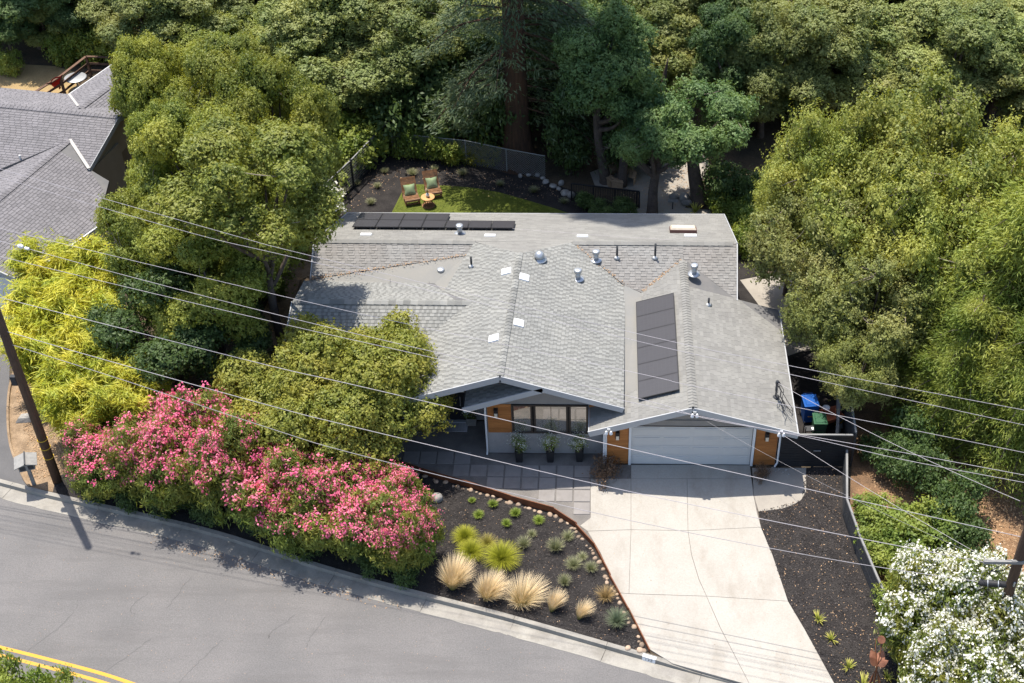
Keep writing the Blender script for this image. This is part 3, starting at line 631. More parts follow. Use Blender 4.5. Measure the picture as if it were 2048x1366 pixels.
# walls
def wall(poly, z0, z1, m): return hpart(MB().prism(poly, z0, z1), 'wall', m)
wall([(-3.38, .06), (3.38, .06), (3.38, 6.9), (-3.38, 6.9)], 0, 2.45, M_stucco)
wall([(-8.1, .58), (-3.42, .58), (-3.42, 2.6), (-8.1, 2.6)], 0, 2.72, M_stucco)
wall([(-15.7, 1.7), (-12.1, 1.7), (-12.1, 7.2), (-15.7, 7.2)], 0, 2.95, M_stucco)
wall([(-12.05, 2.5), (-3.5, 2.5), (-3.5, 7.2), (-12.05, 7.2)], 0, 2.95, M_stucco)
wall([(-15.5, 7.25), (1.7, 7.25), (1.7, 13.2), (-15.5, 13.2)], 0, 2.6, M_stucco)
def gable(x0, x1, y0, y1, zb, xa, za, m):
    mb = MB(); vs = [(x0, y0, zb), (x1, y0, zb), (xa, y0, za), (x0, y1, zb), (x1, y1, zb), (xa, y1, za)]
    mb.add(vs, [(0, 1, 2), (5, 4, 3), (0, 3, 4, 1), (1, 4, 5, 2), (2, 5, 3, 0)]); return hpart(mb, 'gable_wall', m)
gable(-3.4, 3.4, .03, .25, 2.42, -.13, 3.62, M_gable)
hpart(MB().box((0, .02, 2.27), (4.95, .06, .32)), 'wall', M_gable)
gable(-8.1, -3.42, .56, .75, 2.72, -5.8, 3.98, M_gable)
gable(-11.9, -3.3, .9, 1.1, 2.98, -7.4, 4.58, M_white)
g2 = MB(); g2.add([(-15.8, 5-3.4, 2.9), (-15.8, 5+2.2, 2.9), (-15.8, 5, 4.02), (-15.6, 5-3.4, 2.9), (-15.6, 5+2.2, 2.9), (-15.6, 5, 4.02)], [(0, 2, 1), (3, 4, 5), (0, 1, 4, 3), (1, 2, 5, 4), (2, 0, 3, 5)]); hpart(g2, 'gable_wall', M_gable)
for xx in (1.55, -15.4):
    g2 = MB(); g2.add([(xx, 6.9, 2.58), (xx, 13.2, 2.58), (xx, 9.4, 3.93), (xx+.2, 6.9, 2.58), (xx+.2, 13.2, 2.58), (xx+.2, 9.4, 3.93)], [(0, 2, 1), (3, 4, 5), (0, 1, 4, 3), (1, 2, 5, 4), (2, 0, 3, 5)]); hpart(g2, 'gable_wall', M_stucco)
# cedar boards: garage piers and bay sides
def boards(x0, x1, y, z0, z1, sh=0.142):
    n = int(round((z1-z0)/sh))
    for i in range(n):
        a = z0+i*(z1-z0)/n; b = z0+(i+1)*(z1-z0)/n-0.006; hpart(MB().box(((x0+x1)/2, y, (a+b)/2), (x1-x0, .03, b-a)), 'cedar_board', M_cedar)
boards(-3.36, -2.5, .03, 0.02, 2.5); boards(2.5, 3.36, .03, 0.02, 2.5)
boards(-8.06, -7.12, .555, 1.17, 2.69); boards(-4.06, -3.44, .555, 1.17, 2.69)
# garage door, four sections of pressed panels
gd = hpart(MB().box((-.02, .055, 1.04), (4.72, .03, 2.1)), 'garage_door', M_dark)
for i in range(4):
    a = .012+i*.521; mb = MB(); mb.box((-.02, .028, a+.258), (4.72, .04, .512))
    for j in range(4):
        cx = -.02-1.77+j*1.18; mb.box((cx, .0, a+.258), (1.02, .026, .36)); mb.box((cx, -.014, a+.258), (.86, .014, .22))
    mb.v = [(x-HL.x, y-HL.y, z-HL.z) for x, y, z in mb.v]; mb.build('door_section', M_gdoor, gd)
for x in (-2.44, 2.42): hpart(MB().box((x, 0.0, 1.06), (.1, .1, 2.12)), 'door_trim', M_white)
hpart(MB().box((-.02, -.004, 2.125), (4.96, .06, .03)), 'door_trim', M_bronze)
hpart(MB().box((-.02, .0, .012), (4.7, .05, .024)), 'door_seal', M_rubber)
# bay window
win = hpart(MB().box((-5.6, .575, 1.92), (3.0, .02, 1.52)), 'window', M_dark)
def sub(mb, name, m, parent): mb.v = [(x-HL.x, y-HL.y, z-HL.z) for x, y, z in mb.v]; return mb.build(name, m, parent)
fm = MB()
for z in (1.2, 2.655): fm.box((-5.6, .54, z), (3.0, .07, .07))
for x in (-7.06, -6.33, -6.2, -4.93, -4.82, -4.14): fm.box((x, .538, 1.927), (.075, .074, 1.38))
sub(fm, 'frame', M_bronze, win)
for x0, x1 in ((-7.02, -6.37), (-6.16, -4.97), (-4.78, -4.18)): sub(MB().box(((x0+x1)/2, .556, 1.927), (x1-x0, .012, 1.38)), 'pane', M_glass, win)
sub(MB().box((-5.56, .546, 1.927), (.02, .012, 1.38)), 'mullion', M_bronze, win)
# entry: tall dark door, jambs, post, mat
door = hpart(MB().box((-9.72, 2.46, 1.25), (1.1, .06, 2.5)), 'front_door', M_black)
sub(MB().box((-9.35, 2.42, 1.1), (.03, .04, .5)), 'handle', M_galv, door)
for x in (-10.32, -9.1): hpart(MB().box((x, 2.44, 1.32), (.12, .1, 2.64)), 'door_jamb', M_white)
hpart(MB().box((-9.72, 2.44, 2.58), (1.1, .1, .12)), 'door_jamb', M_white)
hpart(MB().box((-9.72, 2.36, .03), (1.3, .16, .06)), 'doorstep', M_fascia)
# downspouts
def spout(x, y, z1, kick): hpart(MB().tube([(x, y-.1, z1), (x, y-.05, z1-.15), (x, y-.05, .22), (x+kick, y-.12, .06)], .04, 6), 'downspout', M_white)
spout(-8.14, .53, 2.75, -.02); spout(3.44, -.02, 2.4, -.1); spout(-3.47, 0.02, 2.4, .0); spout(-3.39, .02, 2.4, .0)
# attic vent
vc = PYp(1400, 830, 0.0)
av = hpart(MB().box((vc.x, .01, vc.z), (.5, .05, .24)), 'attic_vent', M_bronze)
for i in range(5): sub(MB().box((vc.x, -.018, vc.z-.09+i*.045), (.48, .03, .022)), 'louvre', M_gable, av)

# roof furniture (parts of the roofs)
def pv(k, x, y): return H(k, x, y)-HL
def cap_vent(k, x, y, h=.48, r=.11):
    p = pv(k, x, y); mb = MB(); mb.lathe([(r+.16, .005), (r+.15, .03), (r+.01, .05)], p, 14); mb.lathe([(r, 0), (r, h-.08)], p, 14); mb.lathe([(r+.05, h-.12), (r+.05, h), (r+.03, h+.02), (.01, h+.03)], p, 14); mb.build('vent_pipe', M_galv, RIDX[k], True)
def thin_pipe(k, x, y, h, r=.045):
    p = pv(k, x, y); mb = MB(); mb.lathe([(.15, .01), (.07, .06), (.045, .12)], p, 10, mi=1); mb.tube([p, p+Vector((0, 0, h))], r, 8, mi=0); mb.build('plumbing_vent', [M_dgrey, M_flash], RIDX[k], True)
def dome_vent(k, x, y, r=.2):
    p = pv(k, x, y); mb = MB(); mb.lathe([(r+.1, .01), (r+.1, .03), (r*.7, .05), (r*.7, .14), (r, .16), (r*.98, .24), (r*.75, .34), (r*.35, .4), (.01, .41)], p, 18); mb.build('dome_vent', M_galv, RIDX[k], True)
def plate(k, x, y, a, b, m=M_white, h=.06):
    p = pv(k, x, y); n = PL[k][1] if not (k == 'MIDR' or k == 'MIDL') else PL[k][1]; t = Vector((0, 1, 0)); u = t.cross(n).normalized(); t = n.cross(u).normalized()
    M = Matrix((u, t, n)).transposed().to_4x4(); M.translation = p; mb = MB(); mb.box((0, 0, .01), (a+.12, b+.12, .012), M=M, mi=1); mb.box((0, 0, h/2+.01), (a, b, h), M=M, taper=.94); mb.build('roof_vent', [m, RMAT['L'][0]], RIDX[k])
for k, x, y in (('MAINB', 920, 468), ('MIDL', 883, 556), ('MAINF', 1192, 520), ('MIDR', 1156, 558), ('GARL', 1388, 548)): cap_vent(k if k != 'MIDL' else 'WINGB', x, y)
for k, x, y, h in (('MIDL', 943, 533, .5), ('MAINF', 1234, 516, .62), ('MAINF', 1310, 516, .75), ('GARR', 1417, 610, .36)): thin_pipe(k, x, y, h)
dome_vent('WINGB', 898, 541, .17); dome_vent('MIDR', 1079, 519, .22)
for k, x, y in (('MIDL', 1013, 544), ('MIDR', 1048, 556), ('MIDR', 1037, 647), ('MIDL', 988, 678)): plate(k, x, y, .42, .42)
for x, y in ((732, 470), (980, 472), (1165, 473)): plate('MAINB', x, y, .5, .3, h=.05)
plate('MAINB', 1381, 472, .55, .3, h=.05)
# skylight
a, n = PL['MAINB']; p = pv('MAINB', 1366, 463); u = Vector((1, 0, 0)); t = n.cross(u).normalized(); M = Matrix((u, t, n)).transposed().to_4x4(); M.translation = p
sl = MB().box((0, 0, .07), (1.2, .62, .16), M=M).build('skylight', M_sky_f, RIDX['MAINB'])
mb = MB(); mb.box((0, .0, .19), (1.14, .56, .08), M=M, taper=.9); mb.build('dome', M_skyl, sl)
# service mast and its tangle of cable at the eave
mp = H('GARR', 1551, 795)-HL; mb = MB(); mb.tube([mp, mp+Vector((0, 0, .75))], .035, 8); mb.lathe([(.07, .72), (.07, .84), (.03, .9)], mp, 10); mb.lathe([(.16, .01), (.06, .08)], mp, 10); mast = mb.build('service_mast', M_dgrey, RIDX['GARR'], True)
rg = random.Random(21); mb = MB(); top = mp+Vector((0, 0, .8))
for i in range(7):
    pts = [top+Vector((rg.uniform(-.08, .08), rg.uniform(-.08, .08), rg.uniform(-.1, .02)))]
    for j in range(5): pts.append(pts[-1]+Vector((rg.uniform(-.1, .2), -rg.uniform(.1, .32), rg.uniform(-.26, .02))))
    pts = [Vector((q.x, q.y, max(q.z, onp('GARR', q.x+HL.x, q.y+HL.y).z+.04))) for q in crom(pts, 4)]; mb.tube(pts, .014, 5)
mb.build('cable_loops', M_rubber, RIDX['GARR'])
# security lights under the eaves
def flood(x, y, z, name='flood_light'):
    mb = MB(); mb.box((x, y+.02, z+.02), (.12, .1, .1), mi=1)
    for s in (-1, 1): mb.lathe([(.035, 0), (.06, -.08), (.068, -.14), (.05, -.145)], (x+s*.09, y-.06, z), 10, mi=0)
    return hpart(mb, name, [M_white, M_galv])
flood(-.06, -.9, 3.66); flood(-3.3, -.9, 2.72); flood(3.3, -.9, 2.7)

# wall sconces
def sconce(x, y, z, lab):
    e = empty('wall_sconce', (x, y, z), 0, lab, 'lamp', 'wall sconces on the cedar panels')
    MB().box((0, 0, 0), (.17, .03, .44)).build('back_plate', M_black, e)
    MB().box((0, -.07, .12), (.13, .11, .17)).build('lamp_hood', M_black, e)
    MB().box((0, -.07, -.08), (.115, .1, .2)).build('lamp_glass', M_lamp, e)
sconce(-7.72, .53, 2.28, 'black wall sconce on the cedar panel left of the bay window')
sconce(-3.76, .53, 2.28, 'black wall sconce on the narrow cedar panel right of the bay window')
sconce(-2.94, 0.0, 1.62, 'black wall sconce on the cedar panel left of the garage door')
sconce(2.93, 0.0, 1.62, 'black wall sconce on the cedar panel right of the garage door')

# solar panels
M_frame = mat('panel_frame', (.035, .034, .036), None, 3, rough=.45)
def solar(loc, u, t, n, a, b, lab, grp):
    e = empty('solar_panel', loc, 0, lab, 'solar panel', grp)
    M = Matrix((u, t, n)).transposed().to_4x4()
    e.matrix_world = Matrix.Translation(loc) @ M
    mb = MB()
    for s in (-1, 1): mb.box((s*(a/2-.015), 0, 0), (.03, b, .042)); mb.box((0, s*(b/2-.015), 0), (a-.06, .03, .042))
    mb.build('frame', M_frame, e)
    MB().box((0, 0, .006), (a-.06, b-.06, .022)).build('cell_sheet', M_solar, e)
    mb = MB()
    for s in (-1, 1): mb.box((s*a*.3, 0, -.075), (.04, b*.98, .1))
    mb.build('rail', M_dgrey, e)
n = PL['GARL'][1]; t = Vector((0, 1, 0)); u = t.cross(n).normalized()
ordn = ['first', 'second', 'third', 'fourth', 'fifth', 'sixth', 'seventh']
for i in range(6):
    c = onp('GARL', -1.34, .72+i*1.003)+n*.14; solar(c, u, t, n, 1.64, 1.0, '%s black solar panel from the front on the garage roof' % ordn[i], 'solar panels on the garage roof')
n = PL['MAINB'][1]; u = Vector((1, 0, 0)); t = n.cross(u).normalized()
x0 = H('MAINB', 704, 460).x
for r, cnt in ((0, 7), (1, 4)):
    for i in range(cnt):
        p = hit(701+23*(1+0), 452, *PL['MAINB']); c = onp('MAINB', x0+.52+i*1.03, 11.02)+t*(.55+r*1.2)+n*.14
        solar(c, u, t, n, 1.01, 1.17, '%s black solar panel from the left in the %s row on the rear roof' % (ordn[i], ('near', 'far')[r]), 'solar panels on the rear roof')

# ================================================================ neighbouring house, far left
NH = Vector((-30, 14, 0))
nh = empty('neighbour_house', NH, 0, 'neighbouring house with mauve grey shingle roof at the left edge', 'house')
A_, B_ = P(-60, 205, 4.6), P(237, 234, 4.6); rd = (B_-A_).normalized(); nb = Vector((-rd.y, rd.x, 0)); nb = nb if nb.y > 0 else -nb
NBp = (A_, (nb*.33+Vector((0, 0, 1))).normalized()); NFp = (A_, (-nb*.33+Vector((0, 0, 1))).normalized())
def Hn(pl, x, y): return hit(x, y, *pl)
E_ = Hn(NFp, 140, 280); F_ = P(-60, 446, E_.z); wd = (F_-E_).normalized(); wr = Vector((-wd.y, wd.x, 0)); wr = wr if wr.x > 0 else -wr
NWR = (E_, (wr*.34+Vector((0, 0, 1))).normalized()); NWL = (E_, (-wr*.34+Vector((0, 0, 1))).normalized())
C_ = Hn(NBp, 160, 218); D_ = P(275, 132, C_.z); gdv = (D_-C_).normalized(); gr = Vector((-gdv.y, gdv.x, 0)); gr = gr if gr.x > 0 else -gr
NGR = (C_, (gr*.33+Vector((0, 0, 1))).normalized()); NGL = (C_, (-gr*.33+Vector((0, 0, 1))).normalized())
NP = [('n', [A_, B_, E_], 'N', .15, .3), ('n', [B_, Hn(NFp, 178, 338), E_], 'N', .15, .3), ('n', [A_, E_, Hn(NFp, -60, 364)], 'N', .15, .3),
      ('n', [A_, B_, Hn(NBp, 262, 222), Hn(NBp, 138, 189), Hn(NBp, -60, 170)], 'N', .15, .3),
      ('n', [E_, F_, Hn(NWL, -60, 364)], 'N', .15, .3),
      ('n', [E_, Hn(NWR, 178, 338), Hn(NWR, 218, 362), Hn(NWR, 194, 455), Hn(NWR, 42, 563), Hn(NWR, -60, 516), F_], 'N', .15, .3),
      ('n', [C_, Hn(NGL, 138, 189), Hn(NGL, 232, 124), D_], 'N', .15, .3), ('n', [C_, D_, Hn(NGR, 300, 190), Hn(NGR, 246, 214)], 'N', .15, .3)]
# 'N' shingles, all of them small in the picture
def roofs_n():
    pr = roofs(NP, nh, NH, 300, 6); return pr
NR = roofs_n()
def n_caps(a, b, sl, roof):
    global HL
    keep = HL; HL = NH; ridge_caps(a, b, sl, sl, M_roofN, roof, .2, .15); HL = keep
n_caps(B_, A_, .33, NR[0]); n_caps(F_, E_, .34, NR[5]); n_caps(C_, D_, .33, NR[6])
def npart(mb, name, m): mb.v = [(x-NH.x, y-NH.y, z-NH.z) for x, y, z in mb.v]; return mb.build(name, m, nh)
def shrink(pts, k): c = sum((Vector(p) for p in pts), Vector())/len(pts); return [c+(Vector(p)-c)*k for p in pts]
wf = shrink([NP[5][1][i] for i in (0, 1, 2, 3, 4, 5, 6)], .9); npart(MB().prism([(p.x, p.y) for p in wf], 0, 2.5), 'wall', M_white)
wf = shrink([A_, B_, Hn(NFp, 178, 338), Hn(NFp, -60, 364)], .93); npart(MB().prism([(p.x, p.y) for p in wf], 0, 3.2), 'wall', M_tanw)
wf = shrink([Hn(NBp, -60, 172), Hn(NBp, 135, 190), B_, A_], .93); npart(MB().prism([(p.x, p.y) for p in wf], 0, 3.2), 'wall', M_tanw)
wf = shrink(NP[6][1], .9); npart(MB().prism([(p.x, p.y) for p in wf], 0, 3.0), 'wall', M_tanw)
wf = shrink(NP[7][1], .9); npart(MB().prism([(p.x, p.y) for p in wf], 0, 3.0), 'wall', M_tanw)
def nbeam(a, b, w, h, nm, m, dz=0): npart(MB().beam(Vector(a)+Vector((0, 0, dz)), Vector(b)+Vector((0, 0, dz)), w, h), nm, m)
M_capl = mat('dull_flashing', (.42, .4, .37), (.36, .345, .32), 3, rough=.6)
nbeam(B_, Hn(NFp, 178, 338), .06, .24, 'fascia', M_fascia, -.12); nbeam(B_, Hn(NBp, 266, 222), .06, .24, 'fascia', M_fascia, -.12)
nbeam(Hn(NWR, 194, 455), Hn(NWR, 42, 563), .06, .22, 'fascia', M_white, -.08); nbeam(Hn(NWR, 42, 563), Hn(NWR, -60, 516), .06, .2, 'fascia', M_fascia, -.08)
nbeam(Hn(NGL, 138, 189), Hn(NGL, 232, 124), .05, .16, 'fascia', M_flash, -.05)
nbeam(E_, Hn(NFp, 178, 338), .15, .03, 'valley_flashing', M_capl, .035); nbeam(C_+(Hn(NBp, 138, 189)-C_)*.15, Hn(NBp, 138, 189), .12, .03, 'valley_flashing', M_capl, .04)
mb = MB(); p = Hn(NWL, 43, 323); mb.tube([p, p+Vector((0, 0, .35))], .05, 8); npart(mb, 'plumbing_vent', M_flash)
# gable infill
g = MB(); a, b, c = B_+Vector((-.25, 0, -.25)), Hn(NFp, 178, 338)+Vector((-.25, 0, -.15)), Hn(NBp, 262, 222)+Vector((-.25, 0, -.15)); g.add([a, b, c, a+Vector((-.2, 0, 0)), b+Vector((-.2, 0, 0)), c+Vector((-.2, 0, 0)), (b.x, b.y, 2.5), (c.x, c.y, 2.5)], [(0, 1, 2), (3, 5, 4), (1, 6, 7, 2)]); npart(g, 'gable_wall', M_tanw)

# deck rail behind it, red cloth, round table
dr = empty('deck_rail', P(150, 165), 0, 'brown timber deck rail with sloping top behind the neighbouring house', 'railing')
DO = Vector(dr.location)
rail_px = [(70, 184), (120, 153), (172, 113), (235, 115), (270, 127), (320, 135), (400, 137)]; tops = [P(x, y, 1.25) for x, y in rail_px]
for i, t_ in enumerate(tops): MB().box((t_.x-DO.x, t_.y-DO.y, .62), (.13, .13, 1.24)).build('post', M_brownrail, dr)
for a, b in zip(tops, tops[1:]):
    MB().beam(a-DO, b-DO, .16, .05).build('top_rail', M_brownrail, dr)
    for h in (.35, .8): MB().beam(Vector((a.x, a.y, h))-DO, Vector((b.x, b.y, h))-DO, .05, .12).build('rail', M_brownrail, dr)
mb = MB(); c = P(108, 178, .2); rg = random.Random(4); rim = []
top3 = P(124, 148, 1.34); a3 = P(92, 168, 1.32); b3 = P(124, 178, .35)
vs = []; n = 9
for i in range(n):
    for j in range(n):
        u, v = i/(n-1), j/(n-1); p = a3.lerp(top3, u).lerp(b3.lerp(P(110, 172, .4), 1-u), v*v*.4+v*.6); vs.append(p+Vector((.08*sin(9*u+3*v), .07*cos(11*u), .05*sin(14*u)*v)))
fs = [(i*n+j, i*n+j+1, (i+1)*n+j+1, (i+1)*n+j) for i in range(n-1) for j in range(n-1)]
mb.add(vs+[v-Vector((.02, .03, 0)) for v in vs], fs+[tuple(reversed([k+n*n for k in f])) for f in fs]); tag(mb.build('beach_towel', M_red, None, True), 'bright red cloth hung over the brown deck rail', 'towel')
e = empty('garden_table', P(157, 178), 0, 'round pale table on the deck beside the neighbouring roof', 'table')
MB().lathe([(.6, .7), (.62, .72), (.62, .75), (.58, .76)], n=22).build('table_top', M_galv, e, True); MB().lathe([(.05, .04), (.05, .7)], n=10).build('leg', M_galv, e); MB().lathe([(.3, 0), (.28, .04)], n=14).build('base', M_galv, e)

# ================================================================ poles and wires
PL0 = P(115, 962); PR0 = P(2000, 1240, 2.6); PR0.z = 0
WPd = Vector((PR0.x-PL0.x, PR0.y-PL0.y, 0)).normalized(); WPn = Vector((-WPd.y, WPd.x, 0))
def WP(x, y, off=0.0): return hit(x, y, PL0+WPn*off, WPn)
def upole(base, h, lab):
    e = empty('utility_pole', (base.x, base.y, 0), 0, lab, 'pole', 'timber utility poles beside the road')
    MB().tube([(0, 0, -.3), (0, 0, h*.5), (0, 0, h)], [.185, .165, .135], 14).build('shaft', M_pole, e, True)
    return e
pl = upole(PL0, 12.5, 'brown timber utility pole rising past the pink oleanders by the asphalt drive')
for z in (1.35, 1.85, 2.3): MB().tube([(.186*cos(a), .186*sin(a), z) for a in [i*pi/8 for i in range(17)]], .016, 5).build('band', M_yel, pl)
mb = MB(); mb.box((-.26, .0, 5.3), (.2, .16, .42)); mb.box((-.16, 0, 5.3), (.1, .06, .1)); mb.build('equipment_box', M_dgrey, pl)
pr = upole(PR0, 12.5, 'brown timber utility pole standing in the white oleanders with a splice case')
az = WP(2035, 1117).z
MB().box((0, -.14, az), (2.3, .1, .12)).build('crossarm', M_mail, pr); MB().tube([(-.25, -.2, az-.1), (-.5, -.2, az-.35), (-.9, -.2, az-.4), (-.6, -.2, az-.1)], .018, 6).build('drip_loop', M_rubber, pr)
mb = MB(); mb.tube([(0, -.2, az-1.1), (0, -.22, az-.9)], .03, 6); mb.build('bracket', M_galv, pr)
def wire(name, pts, r, m, lab, grp, n=5):
    mb = MB(); mb.tube(crom(pts, n), r, 5); return tag(mb.build(name, m), lab, 'cable', grp)
def ext(pts, left=6.0, right=6.0):
    a, b = pts[0], pts[-1]; d0 = (pts[0]-pts[1]).normalized(); d1 = (pts[-1]-pts[-2]).normalized()
    return ([a+d0*left] if left else [])+pts+([b+d1*right] if right else [])
GW = 'overhead wires between the utility poles'
for px, r, m, lab, off, rt in (
 ([(0, 338), (454, 467), (624, 512), (1278, 668), (1577, 731), (2048, 820)], .0075, M_wire, 'topmost thin pale overhead wire crossing the rear roof and the trees', 1.0, 6),
 ([(0, 355), (386, 467), (622, 523), (1278, 683), (1577, 748), (2048, 850)], .0075, M_wire, 'second highest thin pale overhead wire just under the topmost one', .7, 6),
 ([(0, 457), (240, 515), (429, 560), (700, 623), (1278, 747), (1363, 767), (1595, 815), (1800, 855), (2048, 905)], .008, M_wire, 'third highest overhead wire, over the shaded left wing of the roof', .4, 6),
 ([(0, 482), (240, 548), (557, 630), (834, 696), (1278, 797), (1407, 836), (1592, 868), (1800, 904), (2048, 950)], .0085, M_wire, 'pale overhead wire carrying a white connector at its left end', 0.0, 6),
 ([(0, 513), (240, 571), (565, 648), (837, 709), (1278, 808), (1606, 873), (1800, 918), (2048, 965)], .0085, M_wire, 'overhead wire passing close under the wire with the white connector', -.3, 6),
 ([(0, 595), (240, 656), (550, 734), (700, 768), (1100, 861), (1250, 896), (1681, 993), (2048, 1075)], .011, M_wire, 'thick pale overhead wire crossing low in front of the garage door', 0.0, 6),
 ([(0, 659), (193, 715), (550, 814), (700, 852), (1100, 947), (1348, 1002), (1700, 1073), (1973, 1125)], .0115, M_wire, 'thick overhead wire crossing the paving and the head of the driveway', 0.0, 0),
 ([(0, 682), (240, 758), (550, 860), (700, 905), (1100, 1005), (1387, 1067), (1700, 1125), (1956, 1163)], .011, M_cable, 'lowest overhead cable, ending at the black splice case', 0.0, 0)):
    wire('overhead_wire', ext([WP(x, y, off) for x, y in px], 6, rt), r, m, lab, GW)
mb = MB(); a, b = WP(36, 491), WP(46, 494); mb.tube([a, a.lerp(b, .5), b], [.05, .09, .05], 8); a, b = WP(50, 496), WP(58, 498); mb.tube([a, b], .05, 8); tag(mb.build('wire_connector', M_white), 'small white connector on the overhead wire above the neighbouring roof', 'connector')
mb = MB(); a, b = WP(1956, 1165), WP(2022, 1170); d = (b-a); mb.tube([a, a+d*.04, a+d*.06, b-d*.06, b-d*.04, b], [.03, .08, .11, .11, .08, .03], 12); sp = tag(mb.build('splice_case', M_rubber, None, True), 'black cylindrical splice case hung on the cable beside the right pole', 'splice case')
for t_ in (.3, .62): MB().tube([a+d*(t_-.012), a+d*(t_+.012)], .122, 12).build('clamp_band', M_galv, sp)
# service drops and guy
mt = Vector((mp.x+HL.x, mp.y+HL.y, mp.z+.78))
def drop_wire(a, b, sag, r, m, lab): 
    pts = [a.lerp(b, i/8)+Vector((0, 0, -sag*4*(i/8)*(1-i/8))) for i in range(9)]; wire('service_wire', pts, r, m, lab, 'service drops to the house', 2)
drop_wire(PYp(1563, 868, -.85), WP(1977, 1119), .12, .008, M_wire, 'thin service wire from the garage eave down to the right pole')
drop_wire(mt, WP(2040, 1002), .2, .009, M_wire, 'service wire from the roof mast by the bins out to the right')
drop_wire(PYp(1405, 838, -.8), WP(1985, 1124), .25, .004, M_cable, 'very thin wire from the garage gable across the driveway')
drop_wire(P(1478, 487, 4.0), P(1025, 457, 4.25), .05, .005, M_wire, 'thin wire stretched along the rear roof behind the ridge')
mb = MB(); mb.tube([WP(2052, 1166, -.2), P(1900, 1440, 0.0)], .009, 6); tag(mb.build('guy_wire', M_wire), 'pale guy wire slanting down over the white oleanders', 'cable')

# ================================================================ fences
def slat_fence(name, path, h, slats, lab, m=M_dgrey, cap=M_capg, post_w=.09, gap=.012, capw=.075, side=1):
    o = Vector((path[0].x, path[0].y, 0)); e = empty(name, o, 0, lab, 'fence')
    for p in path: MB().box((p.x-o.x, p.y-o.y, h/2), (post_w, post_w, h-.01)).build('post', m, e)
    for a, b in zip(path, path[1:]):
        d = (b-a).normalized(); s = Vector((d.y, -d.x, 0))*side*.05; sh = h/slats
        for k in range(slats):
            z = .03+k*sh+sh/2; jit = random.uniform(-.004, .004)
            MB().beam(a-o+Vector((0, 0, z))+s*(1+jit*8), b-o+Vector((0, 0, z))+s*(1+jit*8), .022, sh-gap).build('slat', m, e)
        if cap: MB().beam(a-o+Vector((0, 0, h+.02)), b-o+Vector((0, 0, h+.02)), capw, .04).build('cap_board', cap, e)
    return e
def resample(pts, step):
    out = [pts[0]]
    for a, b in zip(pts, pts[1:]):
        n = max(1, round((b-a).length/step)); out += [a.lerp(b, (i+1)/n) for i in range(n)]
    return out
sf = resample(pxy([(1688, 922), (1688, 1033), (1714, 1108), (1748, 1190), (1784, 1266), (1822, 1355), (1856, 1430)]), 1.9)
slat_fence('slat_fence', sf, .95, 7, 'low dark grey slat fence along the mulch strip beside the driveway', side=1)
slat_fence('side_gate', [Vector((3.52, -.02, 0)), Vector((4.85, -.02, 0)), Vector((6.28, -.02, 0))], 1.72, 12, 'tall dark slatted gate screen between the garage and the side fence', m=M_black, cap=M_capg)
MB().box((4.95, -.12, .95), (.28, .03, .03)).build('gate_latch', M_galv).parent = None
tag(bpy.data.objects['gate_latch'], 'small pale latch bar on the dark side gate', 'latch')
slat_fence('boundary_fence', resample([Vector((6.4, .05, 0)), Vector((6.55, 5.2, 0)), Vector((7.0, 8.5, 0))], 2.0), 1.8, 10, 'tall weathered fence behind the gate beside the rubbish bins', m=M_dgrey, side=-1)
# left boundary: posts, wire and slats
lf = pxy([(781, 298), (745, 335), (708, 375), (680, 402), (652, 428), (622, 462), (594, 500), (568, 545), (548, 590)]); o = lf[0]; e = empty('boundary_fence', o, 0, 'dark post and wire fence down the left side of the rear garden', 'fence')
for i, p in enumerate(lf): MB().box((p.x-o.x, p.y-o.y, .85), (.1, .1, 1.7)).build('post', M_black, e)
for i, (a, b) in enumerate(zip(lf, lf[1:])):
    MB().beam(a-o+Vector((0, 0, 1.62)), b-o+Vector((0, 0, 1.62)), .06, .05).build('top_rail', M_capg, e); MB().beam(a-o+Vector((0, 0, .1)), b-o+Vector((0, 0, .1)), .05, .14).build('base_board', M_black, e)
    if i >= 4:
        for k in range(9): MB().beam(a-o+Vector((0, 0, .3+k*.145)), b-o+Vector((0, 0, .3+k*.145)), .02, .07).build('slat', M_capg, e)
    else:
        for k in range(9): MB().beam(a-o+Vector((0, 0, .3+k*.145)), b-o+Vector((0, 0, .3+k*.145)), .006, .006).build('wire', M_chain, e)
        mb = MB(); L = (b-a).length; n = int(L/.15)
        for k in range(1, n): q = a.lerp(b, k/n)-o; mb.beam(q+Vector((0, 0, .15)), q+Vector((0, 0, 1.6)), .005, .005)
        mb.build('wire_mesh', M_chain, e)['kind'] = 'stuff'
# chain link across the back
ca = [P(782, 266, 1.4), P(930, 281, 1.4), P(1012, 298, 1.4), P(1090, 312, 1.4)]; o = Vector((ca[0].x, ca[0].y, 0)); e = empty('chain_link_fence', o, 0, 'grey chain link fence along the back of the rear garden', 'fence')
for a, b in zip(ca, ca[1:]):
    MB().tube([a-o, b-o], .025, 6).build('top_rail', M_chain, e); MB().tube([Vector((a.x, a.y, 0))-o, a-o], .03, 8).build('post', M_chain, e)
    mb = MB(); d = (b-a); L = d.length; d.normalize(); n = int(L/.12)
    for k in range(-12, n):
        for s in (0, 1):
            u0, u1 = k*.12, k*.12+1.35
            t0, t1 = max(0, u0), min(L, u1)
            if t1 <= t0: continue
            z0, z1 = (t0-u0), (t1-u0)
            if s: z0, z1 = 1.35-z0, 1.35-z1
            p, q = a+d*t0, a+d*t1; mb.beam(Vector((p.x, p.y, .03+z0))-o, Vector((q.x, q.y, .03+z1))-o, .009, .009)
    mb.build('wire_mesh', M_chain, e)['kind'] = 'stuff'
